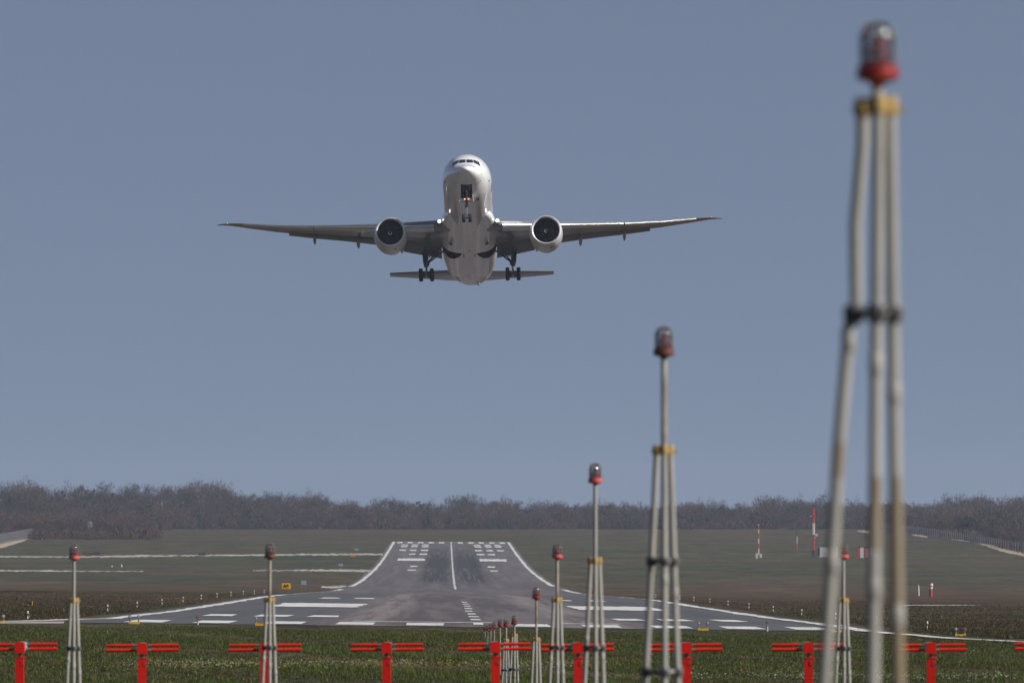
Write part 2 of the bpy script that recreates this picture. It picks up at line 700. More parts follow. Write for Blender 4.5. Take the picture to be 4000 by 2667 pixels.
# near apron beside the threshold (wide pavement shoulder)
row = []
for sx in (-80, 0, 60, 112, 190, 250):
    p0, p1 = G(sx, 2434.5), G(sx, 2427.5)
    row.append((p0, p1))
sheet("shoulder_pavement", row, pale, 0.025)

# taxiways joining from the west, and one mirage patch, as pale strips in the grass


def strip(name, top, bot, m, dz, jit=0.8, n=70):
    """ground strip between two photo polylines, edges broken by grass"""
    rows = []
    tx = np.linspace(top[0][0], top[-1][0], n)
    for x in tx:
        yt = np.interp(x, [p[0] for p in top], [p[1] for p in top]) + rng.normal(0, jit)
        yb = np.interp(x, [p[0] for p in bot], [p[1] for p in bot]) + rng.normal(0, jit)
        rows.append((G(x, yb), G(x, yt)))
    return sheet(name, rows, m, dz)


taxi = mat("taxiway_concrete", (0.46, 0.43, 0.39), 0.9, var=0.25, scale=0.05, col2=(0.16, 0.15, 0.12))
strip("taxiway", [(-60, 2171), (300, 2171.5), (700, 2167), (1000, 2164), (1495, 2161)], [(-60, 2176), (300, 2177), (700, 2172), (1000, 2169.5), (1495, 2168)], taxi, 0.04, 1.2, 140)
strip("taxiway", [(-60, 2226), (250, 2227.5), (560, 2229.5)], [(-60, 2230), (250, 2232), (560, 2232.5)], taxi, 0.04, 0.9, 60)
strip("taxiway", [(990, 2225.5), (1200, 2224), (1446, 2224)], [(990, 2229), (1200, 2230), (1446, 2233)], taxi, 0.04, 1.0, 60)
strip("taxiway", [(1255, 2289), (1300, 2288.5), (1352, 2284)], [(1255, 2294), (1300, 2299), (1352, 2291)], taxi, 0.04, 1.0, 14)  # pale patch standing for the edge line's mirage image
strip("path", [(3528, 2363), (3600, 2362.5), (3830, 2363)], [(3528, 2366), (3600, 2365), (3830, 2364.5)], pale, 0.04, 0.4, 50)

# sandy tracks along the perimeter fences
strip("dirt_track", [(-40, 2133), (30, 2114), (85, 2101), (140, 2089)], [(-40, 2147), (30, 2134), (85, 2115), (140, 2095)], sand, 0.05, 1.5, 30)
strip("dirt_track", [(3822, 2120), (3870, 2128), (3930, 2146), (4060, 2172)], [(3822, 2122), (3870, 2140), (3930, 2158), (4060, 2184)], sand, 0.05, 1.3, 40)
strip("dirt_track", [(3718, 2105), (3745, 2104), (3790, 2113)], [(3718, 2108), (3745, 2110), (3790, 2117)], sand, 0.05, 0.8, 20)
strip("dirt_track", [(3562, 2086), (3590, 2088), (3622, 2094)], [(3562, 2090), (3590, 2094), (3622, 2099)], sand, 0.05, 0.8, 20)
strip("dirt_track", [(3350, 2072), (3375, 2073), (3400, 2076)], [(3350, 2075), (3375, 2078), (3400, 2080)], sand, 0.05, 0.8, 12)

# ------------------------------------------------------------------ grass
grass_mat = attr_material("grass_blades", 0.9, 0.25)


def patch_noise(x, y, s, seed):
    r = np.random.default_rng(seed)
    v = np.zeros_like(x)
    for k in range(6):
        a = r.uniform(0, 2 * math.pi)
        f = (1.5 ** k) / s
        v += np.sin((x * math.cos(a) + y * 0.35 * math.sin(a)) * f * 2 * math.pi + r.uniform(0, 7)) / (1.25 ** k)
    return v / 2.2


def make_grass(name, n, region, hmin, hmax, wid, blades, cols, label, seed, mow=None):
    r = np.random.default_rng(seed)
    x, y = region(r, n)
    pn = patch_noise(x, y, 13.0, seed)
    keep = (r.uniform(-1.5, 1.2, len(x)) < pn + 0.9) & (r.random(len(x)) < np.interp(y, [0, 780, 1150], [1, 1, 0.1]))
    x, y, pn = x[keep], y[keep], pn[keep]
    n = len(x)
    z = zt(x, y)
    pm = patch_noise(x, y, 3.0, seed + 5)
    hh = (hmin + (hmax - hmin) * r.random(n) ** 2.0) * (1 + 0.45 * pn)
    if mow is not None:
        hh = hh * np.interp(y, mow[0], mow[1])
    nb = n * blades
    X = np.repeat(x, blades) + r.normal(0, wid * 1.6, nb)
    Y = np.repeat(y, blades) + r.normal(0, wid * 1.6, nb)
    Zb = np.repeat(z, blades) - 0.02
    H = np.repeat(hh, blades) * r.uniform(0.5, 1.1, nb)
    A = r.uniform(0, math.pi, nb)
    W = wid * r.uniform(0.5, 1.3, nb)
    lean = r.normal(0, 0.35, (nb, 2)) * H[:, None]
    v = np.zeros((nb, 3, 3))
    v[:, 0] = np.stack([X - np.cos(A) * W, Y - np.sin(A) * W, Zb], 1)
    v[:, 1] = np.stack([X + np.cos(A) * W, Y + np.sin(A) * W, Zb], 1)
    v[:, 2] = np.stack([X + lean[:, 0], Y + lean[:, 1], Zb + H], 1)
    t = np.clip(np.repeat(pm * 0.65 + pn * 0.75, blades) + r.normal(0, 0.32, nb), -1.2, 1.2)
    if y.max() < 412:
        t = np.clip(t - np.repeat(np.interp(y, [345, 385, 405], [0, 0.45, 0.8]), blades), -1.2, 1.2)
    c = np.zeros((nb, 3))
    for ch in range(3):
        c[:, ch] = np.interp(t, [-1.2, -0.4, 0.3, 1.2], [q[ch] for q in cols])
    dry = r.random(nb) < 0.07
    c[dry] = np.array([0.22, 0.18, 0.10])
    c *= r.uniform(0.7, 1.25, (nb, 1))
    o = bulk(name, v.reshape(-1, 3), np.arange(nb * 3).reshape(-1, 3), grass_mat, tint=np.repeat(c, 3, axis=0))
    return tag(o, label, 'grass', kind='stuff')


def front_region(r, n):
    y = 190 + (409 - 190) * r.random(n) ** 0.8
    x = r.uniform(-1, 1, n) * (0.073 * y + 10)
    # the grass edge follows the pavement: straight ahead it stops at the threshold, right of it at the flaring edge line
    edge = np.interp(x, [-60, -33, -26, -22, 22, 24, 29, 34, 41, 55], [394, 396, 398, 404.5, 404.5, 374, 350, 336, 320, 308])
    edge = np.where(x < -23, np.interp(x, [-60, -24], [388, 401]), edge)
    k = (y < edge)
    return x[k], y[k]


GREEN = [(0.080, 0.052, 0.020), (0.064, 0.062, 0.015), (0.044, 0.074, 0.012), (0.100, 0.126, 0.026)]
make_grass("grass", 340000, front_region, 0.03, 0.21, 0.018, 4, GREEN, "rough green grass with dry stalks before the runway threshold", 11, ([0, 365, 392, 410], [1, 1, 0.35, 0.3]))


def side_region(r, n):
    y = 380 + (1150 - 380) * r.random(n) ** 1.9
    x = np.where(r.random(n) < 0.5, -24.6 - r.random(n) * (0.065 * y), 24.8 + r.random(n) * (0.075 * y))
    edge = np.interp(x, [-60, -24, 24, 26, 31, 37, 44, 60], [398, 420, 412, 388, 366, 352, 336, 322])
    k = (y > edge) & (y < 1150)
    return x[k], y[k]


def side_region2(r, n):
    y = 315 + 110 * r.random(n)
    x = 24 + 40 * r.random(n)
    edge = np.interp(x, [24, 26, 31, 37, 44, 60], [412, 388, 366, 352, 336, 322])
    k = y > edge
    return x[k], y[k]


HEATH = [(0.046, 0.025, 0.018), (0.052, 0.034, 0.020), (0.044, 0.038, 0.014), (0.058, 0.066, 0.020)]
make_grass("heath_grass", 190000, side_region, 0.04, 0.21, 0.034, 3, HEATH, "brown heath and grass either side of the runway", 12, ([0, 500, 800, 1150], [1, 1, 0.75, 0.12]))
make_grass("verge_grass", 36000, side_region2, 0.04, 0.20, 0.024, 4, HEATH, "mixed grass verge beyond the flared white edge line", 13)

# flowers: specks of yellow and white in drifts
fl_mat = attr_material("flower_petals", 0.8, 0.2)


def flowers(name, label, spots, col, size):
    r = np.random.default_rng(len(spots) + 31)
    V, C = [], []
    for sx, sy, n, wx, wy in spots:
        g = G(sx, sy)
        x = g.x + r.normal(0, wx, n)
        y = g.y + r.normal(0, wy, n)
        z = zt(x, y) + r.uniform(0.08, 0.26, n)
        s = size * r.uniform(0.5, 1.3, n)
        a = r.uniform(0, 6.28, n)
        for k in range(3):
            V.append((x + np.cos(a + k * 2.09) * s, y + np.sin(a + k * 2.09) * s * 0.6, z + np.sin(a * 3 + k * 2.09) * s * 0.8))
        C.append(n)
    N = sum(C)
    v = np.zeros((N, 3, 3))
    o = 0
    for i, n in enumerate(C):
        for k in range(3):
            v[o:o + n, k] = np.stack(V[i * 3 + k], 1)
        o += n
    tint = np.array(col) * r.uniform(0.6, 1.1, (N, 1))
    ob = bulk(name, v.reshape(-1, 3), np.arange(N * 3).reshape(-1, 3), fl_mat, tint=np.repeat(tint, 3, axis=0))
    return tag(ob, label, 'flowers', kind='stuff')


ysp, wsp = [], []
for i in range(70):
    ysp.append((random.uniform(0, 4000), random.choice([random.uniform(2455, 2520), random.uniform(2590, 2640)]), random.randint(8, 40), 1.0, 3.5))
for sx in range(560, 2300, 55):
    ysp.append((sx + random.uniform(-20, 20), 2606 + random.uniform(-10, 10), 60, 0.9, 3.2))
    if random.random() < 0.75:
        wsp.append((sx + random.uniform(-25, 25), 2606 + random.uniform(-8, 8), 90, 0.8, 2.6))
for sx in range(2650, 3960, 50):
    if random.random() < 0.6:
        wsp.append((sx, 2655 + random.uniform(-9, 7), 80, 0.8, 2.4))
for i in range(12):
    wsp.append((random.uniform(0, 4000), random.uniform(2470, 2640), 26, 1.2, 3.0))
flowers("yellow_flowers", "small yellow flowers scattered through the near grass", ysp, (0.26, 0.18, 0.012), 0.032)
flowers("white_flowers", "drifts of tiny white flowers in the near grass", wsp, (0.30, 0.30, 0.22), 0.030)

# ------------------------------------------------------------------ trees
bark_mat = mat("tree_bark", (0.070, 0.060, 0.052), 0.95, var=0.2, scale=2.0)
twig_mats = [mat("twigs_grey", (0.054, 0.040, 0.041), 0.95, var=0.16, scale=0.25, fac_lo=0.3, fac_hi=0.7),
             mat("twigs_russet", (0.092, 0.053, 0.043), 0.95, var=0.16, scale=0.25, fac_lo=0.3, fac_hi=0.7),
             mat("evergreen_leaves", (0.014, 0.027, 0.017), 0.9, var=0.25, scale=0.8, fac_lo=0.3, fac_hi=0.7)]


def tree_arrays(seed, kind, H=11.0, ntw=420):
    """trunk + limbs (list of tri arrays) and crown slivers/leaf clumps, both as (verts, tris)"""
    r = np.random.default_rng(seed)
    tb = MB()
    top = H * (0.62 if kind == 'bare' else 0.75)
    wob = [Vector((r.normal(0, 0.15) * k, r.normal(0, 0.15) * k, top * k / 4)) for k in range(5)]
    tb.tube(wob, [0.22, 0.18, 0.14, 0.10, 0.05], 6, 0)
    lobes = []
    nl = 11 if kind == 'bare' else 8
    for k in range(nl):
        z0 = top * r.uniform(0.32, 0.95)
        a = 2 * math.pi * (k / nl) + r.uniform(-0.4, 0.4)
        ln = H * r.uniform(0.22, 0.40)
        up = r.uniform(0.35, 1.1)
        p0 = Vector((0, 0, z0))
        p1 = p0 + Vector((math.cos(a) * ln * 0.55, math.sin(a) * ln * 0.55, ln * 0.4 * up))
        p2 = p1 + Vector((math.cos(a + .3) * ln * 0.5, math.sin(a + .3) * ln * 0.5, ln * 0.55 * up))
        tb.tube([p0, p1, p2], [0.09, 0.06, 0.02], 4, 0)
        lobes.append((p1, ln * 0.42))
        lobes.append((p2, ln * 0.40))
    lobes.append((Vector((0, 0, top * 1.15)), H * 0.18))
    tris = []
    for f in tb.f:
        for i in range(1, len(f) - 1):
            tris.append((f[0], f[i], f[i + 1]))
    tv, tf = np.array(tb.v), np.array(tris)
    # crown
    li = r.integers(0, len(lobes), ntw)
    cen = np.array([tuple(l[0]) for l in lobes])[li]
    rad = np.array([l[1] for l in lobes])[li]
    d = r.normal(0, 1, (ntw, 3))
    d /= np.linalg.norm(d, axis=1)[:, None]
    pos = cen + d * (rad * r.random(ntw) ** 0.45)[:, None]
    if kind == 'bare':
        dirv = d * 0.8 + r.normal(0, 0.45, (ntw, 3)) + np.array([0, 0, 0.75])
        dirv /= np.linalg.norm(dirv, axis=1)[:, None]
        ln = r.uniform(0.6, 1.7, ntw) * H / 11
        side = np.cross(dirv, r.normal(0, 1, (ntw, 3)))
        side /= np.linalg.norm(side, axis=1)[:, None]
        w = r.uniform(0.035, 0.10, ntw) * H / 11
        v = np.zeros((ntw, 3, 3))
        v[:, 0] = pos - side * w[:, None]
        v[:, 1] = pos + side * w[:, None]
        v[:, 2] = pos + dirv * ln[:, None]
    else:
        a1 = r.normal(0, 1, (ntw, 3))
        a1 /= np.linalg.norm(a1, axis=1)[:, None]
        a2 = np.cross(a1, d)
        a2 /= np.linalg.norm(a2, axis=1)[:, None]
        s = r.uniform(0.25, 0.6, ntw)[:, None]
        v = np.zeros((ntw, 3, 3))
        v[:, 0] = pos - a1 * s
        v[:, 1] = pos + a1 * s * 0.6 - a2 * s * 0.5
        v[:, 2] = pos + a2 * s
    cv = v.reshape(-1, 3)
    cv[:, 2] = np.maximum(cv[:, 2], 0.4)
    return tv, tf, cv, np.arange(ntw * 3).reshape(-1, 3)


def shrub_arrays(seed, H=4.0, ntw=240):
    r = np.random.default_rng(seed)
    d = r.normal(0, 1, (ntw, 3))
    d[:, 2] = np.abs(d[:, 2])
    d /= np.linalg.norm(d, axis=1)[:, None]
    pos = d * np.array([H * 0.8, H * 0.8, H * 0.8]) * (r.random(ntw) ** 0.5)[:, None]
    dirv = d + np.array([0, 0, 0.9]) + r.normal(0, 0.4, (ntw, 3))
    dirv /= np.linalg.norm(dirv, axis=1)[:, None]
    side = np.cross(dirv, r.normal(0, 1, (ntw, 3)))
    side /= np.linalg.norm(side, axis=1)[:, None]
    v = np.zeros((ntw, 3, 3))
    w = r.uniform(0.08, 0.2, ntw)[:, None]
    v[:, 0] = pos - side * w
    v[:, 1] = pos + side * w
    v[:, 2] = pos + dirv * r.uniform(0.7, 1.6, ntw)[:, None]
    return v.reshape(-1, 3), np.arange(ntw * 3).reshape(-1, 3)


BARE = [tree_arrays(100 + k, 'bare', 11.0, 950) for k in range(6)]
EVER = [tree_arrays(200 + k, 'ever', 9.0, 520) for k in range(3)]
SHRUB = [shrub_arrays(300 + k) for k in range(4)]


class Wood:
    def __init__(self):
        self.V, self.T, self.M, self.n = [], [], [], 0

    def put(self, v, t, m, x, y, z, s, a):
        c, sn = math.cos(a), math.sin(a)
        q = v * s
        w = np.stack([q[:, 0] * c - q[:, 1] * sn + x, q[:, 0] * sn + q[:, 1] * c + y, q[:, 2] + z], 1)
        self.V.append(w)
        self.T.append(t + self.n)
        self.M.append(np.full(len(t), m))
        self.n += len(v)

    def tree(self, x, y, s, kind, rset):
        z = Z1(x, y) - 0.1
        a = rset.uniform(0, 6.28)
        if kind == 2:
            tv, tf, cv, cf = EVER[rset.integers(0, len(EVER))]
        else:
            tv, tf, cv, cf = BARE[rset.integers(0, len(BARE))]
        self.put(tv, tf, 0, x, y, z, s, a)
        self.put(cv, cf, 1 + kind, x, y, z, s, a)

    def shrub(self, x, y, s, m, rset):
        v, t = SHRUB[rset.integers(0, len(SHRUB))]
        self.put(v, t, m, x, y, Z1(x, y) - 0.1, s, rset.uniform(0, 6.28))

    def build(self, name, label):
        o = bulk(name, np.concatenate(self.V), np.concatenate(self.T), [bark_mat] + twig_mats, mi=np.concatenate(self.M))
        return tag(o, label, 'wood', kind='stuff')


wr = np.random.default_rng(5)
# wood closing the far end of the airfield
wd = Wood()
for row, (yy, dx, sc) in enumerate([(3415, 4.2, 0.62), (3440, 4.6, 0.78), (3475, 5.0, 0.86), (3520, 5.2, 0.92), (3570, 5.2, 0.98), (3630, 5.2, 1.0), (3690, 5.4, 1.0)]):
    x = -265.0
    while x < 330:
        kind = 0
        q = wr.random() * 0.7 + 0.3 * (0.5 + 0.5 * math.sin(x * 0.09 + row * 0.9) * math.sin(x * 0.031 + 2 * row))
        if q < 0.34 + (0.10 if row < 2 else 0):
            kind = 1
        elif q > 0.80:
            kind = 2
        wd.tree(x + wr.normal(0, 1.6), yy + wr.normal(0, 9), sc * wr.uniform(0.70, 1.24) * (1 + 0.13 * math.sin(x * 0.13 + row) + 0.16 * math.sin(x * 0.047 + 1.1 * row + 1.0)), kind, wr)
        wd.shrub(x + wr.normal(0, 3), yy - 12 + wr.normal(0, 6), wr.uniform(0.6, 1.3) * (1 if row < 3 else 1.35), 3 if wr.random() < 0.14 else 1 + (wr.random() < 0.45), wr)
        x += dx * wr.uniform(0.7, 1.3)
for k in range(150):
    wd.shrub(wr.uniform(-270, 205), 3392 + wr.normal(0, 14), wr.uniform(0.18, 0.7), wr.integers(1, 4), wr)
wd.build("far_wood", "bare grey brown wood closing the far end of the airfield")
# russet thicket at the left edge, nearer than the wood behind it
wd = Wood()
for k in range(150):
    y = wr.uniform(2830, 3300)
    x = wr.uniform(-300, -1) * 0.0 + wr.uniform(-(0.078 * y), -122 - (y - 2830) * 0.02)
    gap = abs((x + 1.88) / y / PX + 1743 - 352) < 30
    if not gap:
        wd.tree(x, y, wr.uniform(0.62, 1.0), 1 if wr.random() < 0.72 else 0, wr)
        wd.shrub(x + wr.normal(0, 4), y + wr.normal(0, 5), wr.uniform(0.7, 1.3), 2, wr)
for k in range(60):
    x = wr.uniform(-225, -116)
    wd.shrub(x, 2830 + wr.normal(0, 12), wr.uniform(0.5, 0.75) if -150 < x < -134 else wr.uniform(0.7, 1.25), 2, wr)
wd.build("russet_thicket", "russet leafless thicket before the wood by the pale track's end")
# wood behind the right-hand fence
wd = Wood()
for k in range(330):
    y = wr.uniform(2330, 3400)
    x = 205 + (wr.random() ** 1.4) * (0.02 * y + 25)
    wd.tree(x, y, wr.uniform(0.68, 1.12), 1 if wr.random() < 0.5 else 0, wr)
    if wr.random() < 0.6:
        wd.shrub(203 + wr.random() * 8, y, wr.uniform(0.5, 0.9), 1 + (wr.random() < 0.6), wr)
wd.build("fenced_wood", "bare brown wood growing behind the long post fence")


# trees that can be told apart
def lone_tree(name, label, sx, depth, s, kind, variant, group=None):
    """sx picks the lateral position; the tree stands on the terrain at that depth"""
    p = P(sx, 2090, depth)
    x, y = p.x, p.y
    t = thing(name, label, 'tree', (x, y, Z1(x, y) - 0.1), random.uniform(0, 6.28), group)
    t.scale = (s, s, s)
    tv, tf, cv, cf = (EVER if kind == 2 else BARE)[variant]
    key = (kind, variant)
    if key not in lone_tree.cache:
        a = bulk("trunk", tv, tf, bark_mat)
        c = bulk("crown", cv, cf, twig_mats[kind])
        a.parent = t
        c.parent = t
        lone_tree.cache[key] = (a, c)
    else:
        for o in lone_tree.cache[key]:
            q = o.copy()
            COL.objects.link(q)
            q.parent = t
    return t


lone_tree.cache = {}
G_EV, G_BA = "dark evergreens among the bare wood", "tall bare trees breaking the wood's skyline"
evs = [(42, 3540, 1.25, "dark evergreen on the skyline at the wood's left end, squatter of its pair"),
       (88, 3545, 1.25, "dark evergreen on the skyline at the wood's left end, beside a squat one"),
       (228, 3560, 1.3, "broad dark evergreen on the skyline beside a spreading bare tree"),
       (402, 3440, 1.0, "dark evergreen above the white clearing gap"),
       (440, 3430, 1.25, "stout dark evergreen right of the white clearing gap"),
       (560, 3440, 1.25, "tall narrow dark evergreen in the middle of the hillside"),
       (700, 3470, 1.0, "dark evergreen high on the hillside between bare trees"),
       (880, 3560, 1.1, "dark evergreen close under the skyline right of the hill"),
       (965, 3425, 1.1, "slim dark evergreen low in the wood left of the runway"),
       (1025, 3425, 0.9, "small dark evergreen low in the wood left of the runway"),
       (1385, 3440, 1.25, "wide blue-green evergreen in the wood behind the runway's end"),
       (1815, 3430, 0.9, "slender dark evergreen at the foot of the wood behind the runway"),
       (2180, 3450, 0.9, "dark evergreen behind the third lamp mast"),
       (2950, 3450, 1.1, "dark evergreen behind the thin striped mast"),
       (3540, 3260, 1.05, "dark evergreen just behind the fence by the blurred mast"),
       (3778, 2900, 1.1, "forked dark evergreen leaning out of the fenced wood"),
       (3880, 2770, 1.05, "dark evergreen behind the fence, near the photo's right edge")]
for i, (sx, dp, s, lb) in enumerate(evs):
    lone_tree("evergreen_tree", lb, sx, dp, s, 2, i % 3, G_EV)
bas = [(150, 3600, 1.45, "tall spreading bare tree rising from the wood's left end"),
       (285, 3610, 1.35, "round bare tree on the skyline between two dark evergreens"),
       (390, 3620, 1.4, "pale bare tree standing high over the white clearing gap"),
       (505, 3620, 1.45, "widest bare tree at the crest of the left hill"),
       (560, 3630, 1.3, "bare tree just right of the hill's widest tree"),
       (640, 3640, 1.3, "bare tree on the skyline before it starts to fall"),
       (730, 3650, 1.3, "bare tree standing alone above the falling skyline"),
       (860, 3650, 1.3, "bare tree with open twigs over the falling skyline"),
       (1060, 3660, 1.2, "bare tree above the wood left of the runway"),
       (1250, 3660, 1.15, "bare tree just above the wood left of the runway's end"),
       (3050, 3600, 1.12, "bushy bare tree on the skyline above the thin striped mast"),
       (3130, 3610, 1.2, "large round bare tree left of the blurred mast's legs"),
       (3440, 3300, 1.25, "dark bare tree on the skyline between the blurred mast's legs"),
       (3850, 2880, 1.35, "tall round bare tree over the fenced wood"),
       (3945, 2760, 1.35, "tallest bare tree of the fenced wood")]
for i, (sx, dp, s, lb) in enumerate(bas):
    lone_tree("bare_tree", lb, sx, dp, s, 0, i % 6, G_BA)
# ------------------------------------------------------------------ approach light masts
m_leg = mat("weathered_pole_paint", (0.36, 0.34, 0.30), 0.65, var=0.12, scale=3.0, vec_scale=(1, 1, 0.6))
m_pole_rusty = mat("rust_streaked_pole", (0.34, 0.31, 0.26), 0.7, scale=5.0, col2=(0.16, 0.09, 0.05), vec_scale=(1, 1, 0.5), fac_lo=0.36, fac_hi=0.56)
m_rust = mat("rust_brown_pole", (0.215, 0.16, 0.095), 0.85, scale=4.0, col2=(0.27, 0.23, 0.17), vec_scale=(1, 1, 0.4), fac_lo=0.40, fac_hi=0.60)
m_steel = mat("dull_galvanised_steel", (0.21, 0.20, 0.19), 0.55, metal=0.3, var=0.2)
m_clamp = mat("dark_clamp_iron", (0.10, 0.098, 0.092), 0.7, metal=0.2, var=0.2)
m_collar = mat("ochre_collar", (0.41, 0.27, 0.085), 0.6, var=0.15, scale=12)
m_lampred = mat("lamp_red_enamel", (0.29, 0.015, 0.010), 0.45, var=0.15, scale=14, coat=0.15)
m_lamporange = mat("lamp_faded_orange", (0.15, 0.045, 0.022), 0.5, var=0.2, scale=14)
m_lamppink = mat("lamp_faded_pink", (0.60, 0.10, 0.09), 0.45, var=0.15, scale=14)
m_bulb = mat("lamp_dark_red_filter", (0.34, 0.03, 0.035), 0.15, var=0.1, coat=0.6)
m_chrome = mat("lamp_reflector", (0.75, 0.72, 0.70), 0.12, metal=1.0, var=0.03)


def glass_material():
    m = bpy.data.materials.new("lamp_glass")
    m.use_nodes = True
    nt = m.node_tree
    out = nt.nodes['Material Output']
    b = nt.nodes['Principled BSDF']
    nt.nodes.remove(b)
    tr = nd(nt, 'ShaderNodeBsdfTransparent', Color=(0.90, 0.93, 0.95, 1))
    gl = nd(nt, 'ShaderNodeBsdfGlossy', Color=(0.9, 0.93, 0.95, 1), Roughness=0.06)
    fr = nd(nt, 'ShaderNodeLayerWeight', Blend=0.35)
    no = nd(nt, 'ShaderNodeTexNoise', Scale=9.0)
    ad = nd(nt, 'ShaderNodeMath', operation='MULTIPLY_ADD')
    nt.links.new(no.outputs['Fac'], ad.inputs[0])
    ad.inputs[1].default_value = 0.12
    nt.links.new(fr.outputs['Fresnel'], ad.inputs[2])
    mx = nd(nt, 'ShaderNodeMixShader')
    nt.links.new(ad.outputs[0], mx.inputs[0])
    nt.links.new(tr.outputs[0], mx.inputs[1])
    nt.links.new(gl.outputs[0], mx.inputs[2])
    nt.links.new(mx.outputs[0], out.inputs['Surface'])
    return m


m_glass = glass_material()
m_wire = mat("lamp_guard_wire", (0.26, 0.25, 0.17), 0.6, metal=0.3, var=0.1)

LAMP = {}


def lamp_meshes(key, redmat):
    """beacon lamp: enamel base > glass dome, wire guard, filter; origin at the base's underside; returns mesh datas"""
    if key in LAMP:
        return LAMP[key]
    b = MB()
    b.lathe([(0.0, -0.055), (0.022, -0.05), (0.026, -0.02), (0.05, -0.004), (0.082, 0.004), (0.094, 0.012), (0.096, 0.03), (0.088, 0.036), (0.086, 0.05),
             (0.092, 0.054), (0.092, 0.062), (0.078, 0.068), (0.0, 0.07)], n=28, cap=False)
    base = b.build("lamp_base", redmat, smooth=40)
    b = MB()
    b.lathe([(0.074, 0.066), (0.076, 0.10), (0.075, 0.16), (0.070, 0.20), (0.058, 0.228), (0.036, 0.246), (0.0, 0.252)], n=26, cap=False)
    dome = b.build("lamp_glass", m_glass, smooth=60)
    b = MB()
    b.lathe([(0.0, 0.066), (0.055, 0.068), (0.052, 0.085), (0.036, 0.105), (0.046, 0.118), (0.048, 0.14), (0.032, 0.152), (0.036, 0.165), (0.034, 0.185), (0.0, 0.197)], n=20, cap=False)
    flt = b.build("lamp_filter", m_bulb, smooth=50)
    b = MB()
    b.lathe([(0.0, 0.182), (0.02, 0.184), (0.023, 0.196), (0.014, 0.208), (0.0, 0.211)], c=(0.012, -0.012, 0), n=14, cap=False)
    ref = b.build("lamp_reflector", m_chrome, smooth=60)
    b = MB()
    for k in range(6):
        a = math.pi * k / 3 + 0.4
        ca, sa = math.cos(a), math.sin(a)
        b.tube([(0.083 * ca, 0.083 * sa, 0.06), (0.083 * ca, 0.083 * sa, 0.19), (0.062 * ca, 0.062 * sa, 0.24), (0.0, 0.0, 0.262)], 0.0032, 5)
    for zz in (0.12, 0.19):
        b.tube([(0.083 * math.cos(t), 0.083 * math.sin(t), zz) for t in np.linspace(0, 2 * math.pi, 25)], 0.003, 4, cap=False)
    cage = b.build("lamp_guard", m_wire)
    for o in (dome, flt, ref, cage):
        o.parent = base
    LAMP[key] = (base, [dome, flt, ref, cage], [True])
    return LAMP[key]


def put_lamp(parent, z, key, redmat, x=0.0, y=0.0):
    base, kids, first = lamp_meshes(key, redmat)
    if first[0]:
        first[0] = False
        base.parent = parent
        base.location = (x, y, z)
        return base
    c = base.copy()
    COL.objects.link(c)
    c.parent = parent
    c.location = (x, y, z)
    for k in kids:
        d = k.copy()
        COL.objects.link(d)
        d.parent = c
    return c


def clamp_ring(b, p, mi):
    b.lathe([(0.0, -0.042), (0.040, -0.04), (0.046, -0.02), (0.046, 0.02), (0.040, 0.04), (0.0, 0.042)], c=p, n=12, mi=mi, cap=False)
    b.box((p[0] + 0.02, p[1] - 0.045, p[2]), (0.03, 0.04, 0.05), mi)


